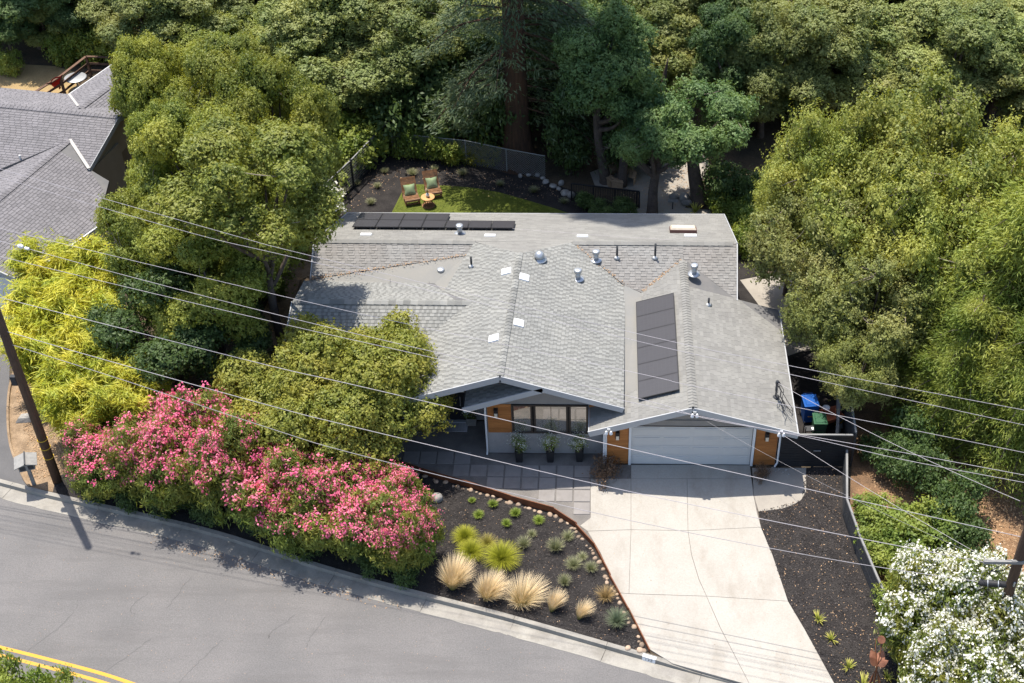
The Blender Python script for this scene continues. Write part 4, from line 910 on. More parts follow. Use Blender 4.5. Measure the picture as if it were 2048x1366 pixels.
# black railing by the rear patio
ra, rb = P(1143, 367, 1.0), P(1279, 383, 1.0); o = Vector((ra.x, ra.y, 0)); e = empty('patio_railing', o, 0, 'black metal railing along the edge of the rear patio', 'railing')
MB().beam(ra-o, rb-o, .07, .05).build('top_rail', M_black, e); MB().beam(ra-o+Vector((0, 0, -.88)), rb-o+Vector((0, 0, -.88)), .04, .04).build('bottom_rail', M_black, e)
n = 28
for i in range(n+1):
    q = ra.lerp(rb, i/n)-o; w = .07 if i % 9 == 0 or i == n else .02
    MB().box((q.x, q.y, .49), (w, w, .98)).build('post' if w > .05 else 'baluster', M_black, e)

# corten edging and its stones
e = empty('steel_edging', edge[1], 0, 'rust brown steel edging strip curving round the front planting bed', 'edging'); o = Vector(e.location)
for i, (a, b) in enumerate(zip(edge[1:], edge[2:])):
    hz = (.3, .3, .3, .3, .26, .22, .2, .17, .15, .15)[i]; d = (b-a).normalized(); sft = Vector((d.y, -d.x, 0))*.02*(i % 2)
    MB().beam(a-o+Vector((0, 0, hz/2-.02))+sft, b-o+Vector((0, 0, hz/2-.02))+sft+d*.04, .035, hz+.06).build('strip', M_rust, e)
def stone_mesh(seed):
    bm = bmesh.new(); bmesh.ops.create_icosphere(bm, subdivisions=2, radius=1.0); r = random.Random(seed); ph = [r.uniform(0, 6) for _ in range(6)]
    for v in bm.verts:
        c = v.co; k = 1+.13*sin(2.3*c.x+ph[0])+.12*sin(2.7*c.y+ph[1])+.1*sin(3.1*c.z+ph[2])+.05*sin(6*c.x*c.y+ph[3]); v.co = c*k
    me = bpy.data.meshes.new('stone'); bm.to_mesh(me); bm.free(); me.polygons.foreach_set('use_smooth', [True]*len(me.polygons)); return me
SM = [stone_mesh(i) for i in range(5)]
for m_ in SM: m_.materials.append(M_rock)
SB = [m_.copy() for m_ in SM]
for m_ in SB: m_.materials.clear(); m_.materials.append(M_stone)
rg = random.Random(12)
ORDN = ['first', 'second', 'third', 'fourth', 'fifth', 'sixth', 'seventh', 'eighth', 'ninth', 'tenth', 'eleventh', 'twelfth']
def stone(p, s, mesh, name, lab, cat, grp):
    q = link(name, mesh); q.location = p; q.scale = (s*rg.uniform(.8, 1.3), s*rg.uniform(.7, 1.0), s*rg.uniform(.55, .8)); q.rotation_euler = (rg.uniform(-.2, .2), rg.uniform(-.2, .2), rg.uniform(0, 6)); tag(q, lab, cat, grp)
acc = 0.0
for a, b in zip(edge[2:], edge[3:]):
    L = (b-a).length; d = (b-a).normalized(); s = Vector((d.y, -d.x, 0)); t = 0.05
    while t < L:
        r = rg.choice((.05, .06, .075, .09, .11)); q = a+d*t+s*rg.uniform(.08, .22); q.z = .015; stone(q, r, SM[rg.randrange(5)], 'border_stone', 'rounded tan stone in the row along the rust brown edging', 'stone', 'border stones along the steel edging'); t += r*rg.uniform(2.0, 4.2)
for x, y, s in ((1268, 1288, .12), (1292, 1292, .13)): stone(P(x-12, y+8, .05), s, SM[0], 'border_stone', 'rounded tan stone in the row along the rust brown edging', 'stone', 'border stones along the steel edging')
for l_, x, y, s in (('left', 853, 996, .2), ('right', 872, 996, .24)): stone(P(x, y, .08), s, SB[1], 'boulder', l_+' grey rock in the shade behind the end of the pink oleanders', 'rock', 'two grey rocks behind the oleanders')
for k, (x, y) in enumerate(sorted(((1085, 356), (1092, 363), (1105, 372), (1118, 377), (1130, 386), (1142, 390), (1122, 366), (1075, 350), (1058, 350), (1040, 352)))): stone(P(x, y, .08), rg.uniform(.12, .24), SB[rg.randrange(5)], 'garden_rock', 'pale rock in the loose row below the big redwood, %s from the left' % ORDN[k], 'rock', 'rocks below the redwood')
for l_, x, y, s in (('large', 1368, 395, .34), ('smaller left', 1348, 392, .25), ('low near', 1375, 405, .28), ('far small', 1400, 318, .2), ('left hand', 1310, 345, .28)): stone(P(x, y, .12), s, SB[rg.randrange(5)], 'patio_boulder', l_+' grey boulder by the oak trunk on the rear patio', 'rock', 'boulders on the rear patio')
for x, y, s in ((1565, 962, .05), (1572, 958, .06), (1580, 964, .05), (1587, 960, .05), (1560, 955, .05), (1592, 968, .045)): stone(P(x-15, y-20, .02), s, SB[rg.randrange(5)], 'drain_pebble', 'small grey pebble under the downspout beside the garage', 'pebble', 'pebbles under the downspout')

# ================================================================ street furniture and garden things
e = empty('mailbox', P(68, 968), radians(20), 'weathered grey wooden double mailbox on a post by the kerb', 'mailbox')
MB().box((0, 0, .5), (.13, .13, 1.0)).build('post', M_mail, e); MB().box((0, 0, 1.12), (.58, .5, .3)).build('box', M_mail, e)
for s in (-1, 1): MB().add([(-.02*s, -.36, 1.42), (.42*s, -.36, 1.27), (.42*s, .36, 1.27), (-.02*s, .36, 1.42), (-.02*s, -.36, 1.39), (.42*s, -.36, 1.24), (.42*s, .36, 1.24), (-.02*s, .36, 1.39)], [(0, 1, 2, 3), (7, 6, 5, 4), (0, 4, 5, 1), (1, 5, 6, 2), (2, 6, 7, 3), (3, 7, 4, 0)]).build('roof_board', M_mail, e)
MB().box((.0, 0, 1.435), (.05, .74, .03)).build('ridge_strip', M_dgrey, e); MB().box((.15, -.255, 1.12), (.2, .012, .2)).build('door', M_dgrey, e); MB().box((-.15, -.255, 1.12), (.2, .012, .2)).build('door', M_dgrey, e)
tag(MB().add([(-.35, -.25, 0), (.35, -.2, 0), (.3, .3, 0), (-.3, .25, 0), (-.25, -.15, .16), (.24, -.12, .2), (.2, .2, .18), (-.2, .17, .14)], [(0, 3, 2, 1), (4, 5, 6, 7), (0, 1, 5, 4), (1, 2, 6, 5), (2, 3, 7, 6), (3, 0, 4, 7)]).build('verge_rock', M_stone), 'flat pale rock on the bark verge behind the utility pole', 'rock').location = P(52, 838)
# house number painted on the kerb
ka, kb = P(1284.5, 1314), P(1311, 1321.5); d = (kb-ka); d.z = 0; dn = d.normalized(); out = Vector((dn.y, -dn.x, 0)); Ln = d.length
mb = MB(); mid = (ka+kb)/2; mid.z = 0
def kp(u, z, f): return mid+dn*u+out*f+Vector((0, 0, z))
mb.add([kp(-Ln/2, -.125, .034), kp(Ln/2, -.125, .034), kp(Ln/2, .022, .006), kp(-Ln/2, .022, .006)], [(0, 1, 2, 3)]); mb.add([kp(-Ln/2, .038, .0), kp(Ln/2, .038, .0), kp(Ln/2, .038, -.13), kp(-Ln/2, .038, -.13)], [(0, 1, 2, 3)])
kn = tag(mb.build('kerb_number', M_white), 'white house number panel 148 painted on the kerb by the driveway', 'number')
fc = bpy.data.curves.new('digits', 'FONT'); fc.body = '148'; fc.size = .15; fc.align_x = 'CENTER'; fc.align_y = 'CENTER'; fc.space_character = 1.35; fo = bpy.data.objects.new('digits', fc)
COL.objects.link(fo); bpy.context.view_layer.update(); me = bpy.data.meshes.new_from_object(fo.evaluated_get(bpy.context.evaluated_depsgraph_get())); bpy.data.objects.remove(fo)
me.materials.clear(); me.materials.append(M_black); dg = link('digits', me, kn); zv = (Vector((0, 0, .147))-out*.028).normalized(); nv = dn.cross(zv).normalized()
dg.matrix_world = Matrix.Translation(kp(0, -.052, .024)) @ Matrix((dn, zv, nv)).transposed().to_4x4()

# three tall black planters in front of the bay (plants added below)
PLANT = [P(1039, 921), P(1101, 921), P(1159, 920)]
for p, lab in zip(PLANT, ('left', 'middle', 'right')):
    e = empty('planter', p, 0, '%s one of the three tapered black planters under the bay window' % lab, 'planter', 'black planters under the bay window')
    mb = MB(); mb.box((0, 0, .31), (.24, .24, .62), taper=1.42); mb.build('pot', M_black, e); MB().box((0, 0, .6), (.3, .3, .05)).build('soil', M_mulch, e)
e = empty('entry_planter', P(944, 846), 0, 'grey square pot beside the front door', 'planter'); MB().box((0, 0, .2), (.36, .36, .4), taper=1.15).build('pot', M_stone, e); MB().box((0, 0, .385), (.36, .36, .03)).build('soil', M_mulch, e); EPOT = Vector(e.location)
mb = MB()
for i in range(9): mb.box((-.5+i*.125, 0, .012), (.125, .62, .024), r=i/8)
tag(mb.build('doormat', mat('striped_mat', (0.32, 0.32, 0.33), (0.28, 0.28, 0.29), 3, rnd=.75)), 'grey striped doormat in front of the black entry door', 'doormat').location = P(908, 853, .0)

# lounge chairs on the lawn
def lounge(loc, rz, lab, lab2):
    e = empty('lounge_chair', loc, rz, lab, 'chair', 'slatted wooden lounge chairs on the lawn')
    prof = crom([Vector((0, -.42, .30)), Vector((0, -.36, .36)), Vector((0, -.1, .30)), Vector((0, .14, .27)), Vector((0, .3, .42)), Vector((0, .46, .72)), Vector((0, .62, 1.02))], 5)
    for s in (-1, 1):
        MB().tube([p+Vector((s*.3, 0, -.03)) for p in prof], .028, 6).build('side_rail', M_teak, e)
        MB().tube([Vector((s*.3, -.38, .32)), Vector((s*.3, -.36, .03)), Vector((s*.3, .45, .03)), Vector((s*.3, .36, .5))], .028, 6).build('leg_frame', M_teak, e)
    L = 0; nxt = 0.0
    for a, b in zip(prof, prof[1:]):
        L += (b-a).length
        if L >= nxt: MB().beam(a+Vector((-.34, 0, 0)), a+Vector((.34, 0, 0)), .062, .022, up=(b-a).cross(Vector((1, 0, 0)))).build('slat', M_teak, e); nxt += .078
    for y in (-.34, .42): MB().beam(Vector((-.3, y, .05)), Vector((.3, y, .05)), .05, .05).build('stretcher', M_teak, e)
    # pillow
    bm = bmesh.new(); bmesh.ops.create_grid(bm, x_segments=8, y_segments=8, size=.24); top = list(bm.verts)
    vs = []; fs = []; n = 9
    for sgn in (1, -1):
        for i in range(n):
            for j in range(n):
                u, v = -1+2*i/(n-1), -1+2*j/(n-1); k = (1-u*u)*(1-v*v); pin = 1-.08*(1-abs(u*v)); vs.append((.24*u*(pin+.08*abs(v)), .24*v*(pin+.08*abs(u)), sgn*.085*k**.5))
    bm.free()
    for s_ in (0, 1):
        for i in range(n-1):
            for j in range(n-1):
                q = [s_*81+i*n+j, s_*81+(i+1)*n+j, s_*81+(i+1)*n+j+1, s_*81+i*n+j+1]; fs.append(q if s_ == 0 else q[::-1])
    c = tag(MB().add(vs, fs).build('cushion', M_sage, None, True), lab2, 'cushion', 'sage green cushions on the lounge chairs')
    c.matrix_world = Matrix.Translation(loc) @ Matrix.Rotation(rz, 4, 'Z') @ Matrix.Translation((0, .24, .58)) @ Matrix.Rotation(radians(60), 4, 'X')
    return e
for (x, y, rz, l1, l2) in ((823, 402, radians(18), 'wooden lounge chair standing nearer the left fence', 'sage green cushion on the lounge chair nearer the left fence'), (867, 388, radians(18), 'wooden lounge chair standing farther right on the lawn', 'sage green cushion on the lounge chair farther right')):
    q = lounge(P(x, y), rz, l1, l2); q.scale = (1.12, 1.12, 1.0)
    for c in bpy.data.objects:
        if c.name.startswith('cushion') and c.get('label') == l2: c.matrix_world = Matrix.Translation(P(x, y)) @ Matrix.Rotation(rz, 4, 'Z') @ Matrix.Scale(1.12, 4) @ Matrix.Translation((0, .22, .46)) @ Matrix.Rotation(radians(60), 4, 'X')
tp = P(857, 411); e = empty('drum_table', tp, 0, 'round wooden drum table in front of the lounge chairs', 'table')
MB().lathe([(.33, .47), (.345, .49), (.345, .52), (.33, .53)], n=26).build('table_top', M_oak, e); MB().lathe([(.33, 0), (.33, .03), (.29, .03)], n=26).build('base_ring', M_teak, e)
for k in range(14):
    a = 2*pi*k/14; MB().tube([(.29*cos(a), .29*sin(a), .02), (.2*cos(a+.5), .2*sin(a+.5), .25), (.27*cos(a+1), .27*sin(a+1), .48)], .014, 5).build('strut', M_teak, e)
e = empty('vase', tp+Vector((0, 0, .53)), 0, 'small white vase with a dark foot on the drum table', 'vase'); MB().lathe([(.075, 0), (.08, .03)], n=16).build('foot', M_dgrey, e); MB().lathe([(.08, .03), (.1, .09), (.085, .16), (.05, .19), (.055, .21)], n=16).build('body', M_white, e, True)
VASE = Vector(e.location)
# tree bench
bp = P(1240, 362); e = empty('tree_bench', bp, 0, 'octagonal wooden bench round the trunk on the rear patio', 'bench'); n = 8
for k in range(n):
    a0, a1 = 2*pi*k/n+.2, 2*pi*(k+1)/n+.2
    if k == 6: continue
    for r0, r1 in ((.5, .68), (.7, .88)): MB().add([(r*cos(a), r*sin(a), z) for z in (.42, .46) for r, a in ((r0, a0+.01), (r1, a0+.01), (r1, a1-.01), (r0, a1-.01))], [(3, 2, 1, 0), (4, 5, 6, 7), (0, 1, 5, 4), (1, 2, 6, 5), (2, 3, 7, 6), (3, 0, 4, 7)]).build('seat_board', M_tan, e)
    c = (a0+a1)/2; MB().add([(r*cos(a), r*sin(a), z) for z in (0, .415) for r, a in ((.8, a0+.03), (.84, a0+.03), (.84, a1-.03), (.8, a1-.03))], [(3, 2, 1, 0), (4, 5, 6, 7), (0, 1, 5, 4), (1, 2, 6, 5), (2, 3, 7, 6), (3, 0, 4, 7)]).build('skirt_board', M_tan, e)
# low grey lantern by the path
e = empty('garden_stand', P(1345, 418), 0, 'small dark iron stand beside the rear path', 'stand'); MB().box((0, 0, .25), (.05, .05, .5)).build('stem', M_black, e); MB().box((0, 0, .5), (.5, .25, .04)).build('shelf', M_mail, e)

# bins and stores behind the gate
def wheelie(loc, rz, m, lab, s=1.0):
    e = empty('wheelie_bin', loc, rz, lab, 'bin'); e.scale = (s, s, s)
    MB().box((0, 0, .52), (.5, .6, .9), taper=1.16).build('body', m, e)
    mb = MB(); mb.box((0, 0, 1.0), (.62, .74, .06)); mb.box((0, -.02, 1.045), (.5, .6, .04), taper=.8); mb.build('lid', m, e)
    MB().tube([(-.2, .4, .95), (-.2, .46, 1.0), (.2, .46, 1.0), (.2, .4, .95)], .02, 6).build('handle', m, e)
    for x in (-.26, .26): MB().tube([(x-.03, .3, .1), (x+.03, .3, .1)], .1, 12).build('wheel', M_rubber, e)
wheelie(P(1621, 800, 1.05)-Vector((0, 0, 1.05)), .1, M_bluebin, 'blue recycling bin behind the dark side gate', 1.0)
wheelie(P(1640, 838, .9)-Vector((0, 0, .9)), 0, M_greenbin, 'dark green garden waste bin nearest the side gate', .9)
e = empty('wheelbarrow', P(1663, 830, .5)-Vector((0, 0, .5)), .4, 'rust red wheelbarrow between the green bin and the fence', 'wheelbarrow')
MB().add([(-.35, -.3, .35), (.3, -.25, .35), (.3, .25, .35), (-.35, .3, .35), (-.45, -.38, .62), (.42, -.34, .6), (.42, .34, .6), (-.45, .38, .62), (-.42, -.35, .62), (.39, -.31, .6), (.39, .31, .6), (-.42, .35, .62), (-.32, -.27, .39), (.27, -.22, .39), (.27, .22, .39), (-.32, .27, .39)], [(0, 3, 2, 1), (0, 1, 5, 4), (1, 2, 6, 5), (2, 3, 7, 6), (3, 0, 4, 7), (4, 5, 9, 8), (5, 6, 10, 9), (6, 7, 11, 10), (7, 4, 8, 11), (8, 9, 13, 12), (9, 10, 14, 13), (10, 11, 15, 14), (11, 8, 12, 15), (12, 13, 14, 15)]).build('tray', M_terra, e)
for s in (-1, 1): MB().tube([(.5, s*.05, .2), (-.3, s*.22, .33), (-.95, s*.28, .5)], .025, 6).build('handle', M_oak, e)
MB().tube([(.5, -.04, .2), (.5, .04, .2)], .2, 14).build('wheel', M_rubber, e); MB().tube([(-.3, -.22, .33), (-.4, -.24, 0)], .02, 6).build('leg', M_galv, e); MB().tube([(-.3, .22, .33), (-.4, .24, 0)], .02, 6).build('leg', M_galv, e)
def bucket(loc, r, h, m, lab): e = empty('bucket', loc, 0, lab, 'bucket'); MB().lathe([(r*.8, 0), (r, h), (r*1.06, h), (r*1.06, h-.02), (r*.93, h-.02), (r*.75, .03)], n=18).build('body', m, e, True); MB().tube([(r, 0, h), (0, r*.9, h+.02), (-r, 0, h)], .008, 5).build('handle', M_galv, e)
bucket(P(1652, 819, .6), .15, .12, M_white, 'white bucket sitting in the rust red wheelbarrow'); bucket(P(1677, 838, .3)-Vector((0, 0, .3)), .2, .32, M_yel, 'yellow bucket beside the fence behind the gate')
e = empty('folding_cart', P(1628, 862, .4)-Vector((0, 0, .4)), .1, 'dark wire cart with a white label just behind the gate', 'cart'); mb = MB()
for x in (-.4, .4):
    for y in (-.15, .15): mb.tube([(x, y, 0), (x, y, .8)], .018, 6)
MB.build(mb, 'frame', M_dgrey, e); MB().box((0, 0, .55), (.8, .3, .04)).build('tray', M_dgrey, e); MB().box((-.05, -.03, .58), (.16, .14, .012)).build('paper', M_white, e)
rg = random.Random(31)
for i in range(11):
    y = 1.0+i*.19; q = MB().tube([(3.62, y, .1+.16*(i % 3)), (3.98, y+rg.uniform(-.05, .05), .12+.16*(i % 3))], rg.uniform(.07, .1), 9); tag(q.build('firewood_log', M_orange), 'orange brown firewood log along the garage side wall, %s from the gate' % ORDN[i], 'log', 'firewood logs by the garage')
for i in range(7):
    a = Vector((5.95+i*.06, 1.1+i*.22+rg.uniform(-.3, .3), .03)); b = Vector((6.28-i*.01, 3.6+i*.2, 1.6+rg.uniform(-.2, .3))); tag(MB().beam(a, b, .12, .03).build('lumber_plank', (M_mail, M_capg, M_dgrey)[i % 3]), 'long grey plank leaning on the fence, %s from the gate' % ORDN[i], 'plank', 'planks leaning behind the bins')

# rusted metal garden sculpture
sp = P(1742, 1385); e = empty('metal_sculpture', sp, 0, 'rust coloured metal flower sculpture with petals, disc and stems by the fence', 'sculpture')
def petal(c, d, up, L, Wd, name):
    d = Vector(d).normalized(); s = d.cross(Vector(up)).normalized(); nrm = s.cross(d).normalized(); top = []; n = 10
    for i in range(n+1):
        t = i/n; w = Wd*sin(pi*t**.8); b = nrm*(.14*L*sin(pi*t)); top += [c+d*L*t+s*w-b*.3, c+d*L*t+b*.15, c+d*L*t-s*w-b*.3]
    f = []
    for i in range(n): f += [(3*i, 3*i+1, 3*i+4, 3*i+3), (3*i+1, 3*i+2, 3*i+5, 3*i+4)]
    k = len(top); bot = [v-nrm*.006 for v in top]
    MB().add(top+bot, f+[tuple(reversed([j+k for j in q])) for q in f]).build(name, M_copper, e, True)
c = Vector((0, 0, 1.15)); MB().tube([(0, 0, 0), (.02, 0, .6), c], .025, 8).build('stem', M_rust, e)
petal(c, (-.55, .25, .55), (0, -.4, 1), .3, .1, 'petal'); petal(c, (.75, .1, .45), (0, -.4, 1), .32, .1, 'petal'); petal(c+Vector((0, .05, .05)), (-.4, .8, .5), (0, 0, 1), .36, .13, 'petal'); petal(c+Vector((0, .05, .05)), (.55, .8, .5), (0, 0, 1), .36, .13, 'petal')
petal(Vector((-.02, 0, .95)), (-.25, -.45, -.75), (1, 0, .3), .85, .1, 'leaf'); petal(Vector((.03, 0, .95)), (.16, -.35, -.9), (-1, 0, .3), .85, .09, 'leaf')
dk = Vector((.08, .35, 1.75)); MB().tube([c, c.lerp(dk, .5)+Vector((.03, 0, .05)), dk], .012, 6).build('stem', M_rust, e); MB().tube([c, c.lerp(dk, .5)+Vector((-.09, .1, .05)), dk+Vector((-.12, .08, -.1))], .01, 6).build('stem', M_rust, e)
M = Matrix.Translation(dk) @ Matrix.Rotation(radians(35), 4, 'X'); mb = MB(); mb.lathe([(.1, 0), (.105, .008), (.1, .016)], n=18, M=M); mb.build('disc', M_copper, e); e.scale = (1.3, 1.3, 1.3)

# ================================================================ vegetation
def leaf_quads(C, N, size, asp, rng, axis=None, axis_w=0.0):
    n = len(C); t = rng.normal(size=(n, 3))
    if axis is not None: t = t*(1-axis_w)+axis*axis_w*2.0
    N = N/np.maximum(np.linalg.norm(N, axis=1), 1e-6)[:, None]
    a = t-N*np.sum(t*N, axis=1)[:, None]; a /= np.maximum(np.linalg.norm(a, axis=1), 1e-6)[:, None]; b = np.cross(N, a)
    s = size*rng.uniform(0.6, 1.35, (n, 1))
    return np.stack([C-a*s, C+b*s*asp+N*s*.08, C+a*s, C-b*s*asp+N*s*.08], 1)

def crown_points(rng, R, H, hc, nl, lobe=(0.36, 0.55), area_k=4.2, base_cut=-0.6, flat=0.75, core=.5):
    """lobes of a crown and the centres of its leaf clumps"""
    Ls = [(np.array([0, 0, hc]), np.array([R[0]*core, R[1]*core, H*(core+.08)]))]
    for i in range(nl):
        u = rng.uniform(-.35, 1.0); th = 2*pi*(i*.618+rng.uniform(-.1, .1)); q = sqrt(max(0, 1-u*u)); k = rng.uniform(.55, .92)
        c = np.array([R[0]*q*cos(th)*k, R[1]*q*sin(th)*k, hc+H*u*k]); r = rng.uniform(*lobe)
        Ls.append((c, np.array([R[0]*r, R[1]*r, H*r*1.05+.15])))
    out = []; nor = []
    for c, r in Ls:
        A = 4*pi*(((r[0]*r[1])**1.6+(r[0]*r[2])**1.6+(r[1]*r[2])**1.6)/3)**(1/1.6); n = int(A*area_k)
        d = rng.normal(size=(n, 3)); d[:, 2] += .25; d /= np.linalg.norm(d, axis=1)[:, None]
        rad = np.where(rng.random(n) < .8, rng.uniform(.8, 1.08, n), rng.uniform(.45, .85, n))
        p = c+d*r*rad[:, None]; keep = np.ones(n, bool)
        for c2, r2 in Ls:
            if c2 is c: continue
            keep &= np.sum(((p-c2)/r2)**2, axis=1) > .55
        keep &= p[:, 2] > hc+H*base_cut
        out.append(p[keep]); nor.append(d[keep])
    return np.concatenate(out), np.concatenate(nor), Ls

def foliage(rng, P_, N_, per, cr, size, asp, up=.5, out=.55, rndw=.9, flat=.75, axis=None, axis_w=0.0, shoot=0.0):
    n = len(P_); idx = np.repeat(np.arange(n), per); g = rng.normal(size=(n*per, 3))*cr*.5; g[:, 2] *= flat
    scl = rng.uniform(.6, 1.3, n)[idx]; C = P_[idx]+g*scl[:, None]
    if shoot > 0:                                       # leaves follow outward shoots, so the outline is ragged
        sd0 = N_*.7+np.array([0, 0, .55])+rng.normal(size=(n, 3))*.5; sd0 /= np.linalg.norm(sd0, axis=1)[:, None]; sl = shoot*rng.uniform(.1, 1.0, n)**1.6
        u = rng.random(n*per); C = P_[idx]+sd0[idx]*(sl[idx]*u)[:, None]+g*(scl*(1-.55*u))[:, None]
    N = N_[idx]*out+np.array([0, 0, up])+rng.normal(size=(n*per, 3))*rndw*.6
    V = leaf_quads(C, N, size, asp, rng, axis[idx] if axis is not None else None, axis_w)
    r = np.clip(rng.random(n)[idx]*.55+rng.random(n*per)*.45, 0, 1); return V, r

def crown2(rng, R, H, hc, n1, n2, r1=(.2, .31), r2=(.1, .17), area_k=26.0, base_cut=-.75, per=10, cr=.2, size=.064, asp=.55, shoot=.45, k1=(.62, .9), up=.3, out=1.0, rndw=.75):
    """crown of many rounded puffs, big ones with smaller ones riding on them; leaves clothe the puffs, larger, darker leaves added inside block light and deepen the gaps"""
    sc = np.array([R[0], R[1], H]); Rm = (R[0]+R[1])/2; C = []; Q = []
    for i in range(n1):
        u = rng.uniform(-.75, 1.0); th = 2*pi*(i*.618)+rng.uniform(-.25, .25); q = sqrt(max(0, 1-u*u)); k = rng.uniform(*k1); r = rng.uniform(*r1)*Rm
        C.append(np.array([q*cos(th), q*sin(th), u])*sc*k+np.array([0, 0, hc])); Q.append(np.array([r*1.1, r*1.1, r*.85]))
    for i in range(n2):
        j = rng.integers(n1); d = rng.normal(size=3); d[2] = abs(d[2])*.9+.1; d += (C[j]-np.array([0, 0, hc]))/sc*.8; d /= np.linalg.norm(d); r = rng.uniform(*r2)*Rm
        C.append(C[j]+d*Q[j]*rng.uniform(.75, 1.1)); Q.append(np.array([r*1.1, r*1.1, r*.9]))
    C = np.array(C); Q = np.array(Q); PP = []; NN = []; IN = []
    for c, r in zip(C, Q):
        n = int(4*pi*r[0]*r[0]*area_k); d = rng.normal(size=(n, 3)); d[:, 2] += .35; d /= np.linalg.norm(d, axis=1)[:, None]; p = c+d*r*rng.uniform(.82, 1.06, (n, 1))
        keep = p[:, 2] > hc+H*base_cut
        e = np.min(np.sum(((p[:, None, :]-C[None])/Q[None])**2, axis=2)+(np.all(np.isclose(C, c), axis=1)*9)[None], axis=1); keep &= e > .8
        PP.append(p[keep]); NN.append(d[keep]); m = max(4, int(4*pi*r[0]*r[0]*7)); d = rng.normal(size=(m, 3)); d /= np.linalg.norm(d, axis=1)[:, None]; IN.append(c+d*r*rng.uniform(.3, .72, (m, 1)))
    PP = np.concatenate(PP); NN = np.concatenate(NN); IN = np.concatenate(IN); IN = IN[IN[:, 2] > hc+H*base_cut]
    V, rr = foliage(rng, PP, NN, per, cr, size, asp, up=up, out=out, rndw=rndw, flat=.9, shoot=shoot)
    n = len(IN); V2 = leaf_quads(IN, rng.normal(size=(n, 3))+np.array([0, 0, .6]), .19, .7, rng); V = np.concatenate([V, V2]); rr = np.concatenate([rr, rng.random(n)*.5])  # oversized core leaves, added as light blockers and kept to the darker tones
    return V, rr, PP, [(C[i], Q[i]) for i in range(n1)]
def tree2(name, seed, R, H, hc, n1, n2, leaf, r0=.2, bark=None, lean=(0, 0), ntw=60, lift=0.0, **kw):
    rng = np.random.default_rng(seed); V, r, PP, Ls = crown2(rng, R, H, hc, n1, n2, **kw); root = empty(name)
    t = limbs(rng, hc, R, [Ls[0]]+Ls[::2], PP, r0, lean, ntw).build('trunk', [bark or M_bark, M_twig], root, True)
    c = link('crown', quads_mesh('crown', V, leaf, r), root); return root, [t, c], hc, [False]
def share(pr, name):                                     # another species on the same crown shape: own thing, shared mesh data
    root, kids, hc, used = pr; nr = empty(name); k2 = []
    for k in kids: d = k.copy(); COL.objects.link(d); d.parent = nr; k2.append(d)
    return nr, k2, hc, [False]
def dress(pr, leaf):
    for k in pr[1]:
        if k.name.startswith('crown'): k.material_slots[0].link = 'OBJECT'; k.material_slots[0].material = leaf
    return pr

def limbs(rng, hc, R, Ls, P_, r0, lean=(0, 0), ntw=70, trunk_top=.75, twig_r=.018):
    mb = MB(); top = Vector((lean[0], lean[1], hc*trunk_top)); j = lambda s: Vector((rng.normal()*s, rng.normal()*s, 0))
    mid = Vector((lean[0]*.35, lean[1]*.35, hc*trunk_top*.5))+j(.08); trunk = [Vector((0, 0, -.15)), Vector((0, 0, .35)), mid, top]; mb.tube(crom(trunk, 4), [r0*1.45]+[r0*(1.12-.6*i/12) for i in range(12)], 9)
    for c, r in Ls[1:]:
        c = Vector(c); a = mid.lerp(top, rng.uniform(.2, 1)); m_ = a.lerp(c, .5)+Vector((0, 0, -.12*hc*rng.uniform(0, .6)))+j(.15); mb.tube(crom([a, m_, c], 4), [r0*.5*(1-.75*i/8) for i in range(9)], 6)
    for i in rng.choice(len(P_), min(ntw, len(P_)), replace=False):
        p = Vector(P_[i]); c = min((Vector(q[0]) for q in Ls), key=lambda q: (q-p).length); a = c.lerp(p, .25)
        mb.tube([a, a.lerp(p, .55)+j(.1), p], [twig_r*1.4, twig_r, twig_r*.5], 4, mi=1)
    return mb

def tree_proto(name, seed, R, H, hc, nl, leaf, per=64, cr=.42, size=.055, asp=.55, r0=.2, bark=None, lean=(0, 0), area_k=4.2, base_cut=-.6, ntw=70, lobe=(.2, .36), shoot=.9, **kw):
    rng = np.random.default_rng(seed); kw['shoot'] = shoot; P_, N_, Ls = crown_points(rng, R, H, hc, nl, lobe=lobe, area_k=area_k, base_cut=base_cut)
    V, r = foliage(rng, P_, N_, per, cr, size, asp, **kw)
    root = empty(name); t = limbs(rng, hc, R, Ls, P_, r0, lean, ntw).build('trunk', [bark or M_bark, M_twig], root, True)
    c = link('crown', quads_mesh('crown', V, leaf, r), root); return root, [t, c], hc, [False]
def place(pr, x, y, zc, s, label, cat='tree', grp=None, rz=None, sz=None, xy=None, name=None, base=None):
    root, kids, hc, used = pr; z = zc; w = P(x, y, zc) if xy is None else Vector(xy)
    if base is not None: w = Vector(base)
    s = s if isinstance(s, (tuple, list)) else (s, s, s); rzv = random.uniform(0, 6.28) if rz is None else rz
    kz = zc/hc if sz is None else sz
    if not used[0]: o = root; used[0] = True; o.location = (w.x, w.y, 0); o.rotation_euler = (0, 0, rzv)
    else: o = dup(root, kids, (w.x, w.y, 0), rzv)
    o.scale = (s[0], s[1], kz); tag(o, label, cat, grp)
    return o

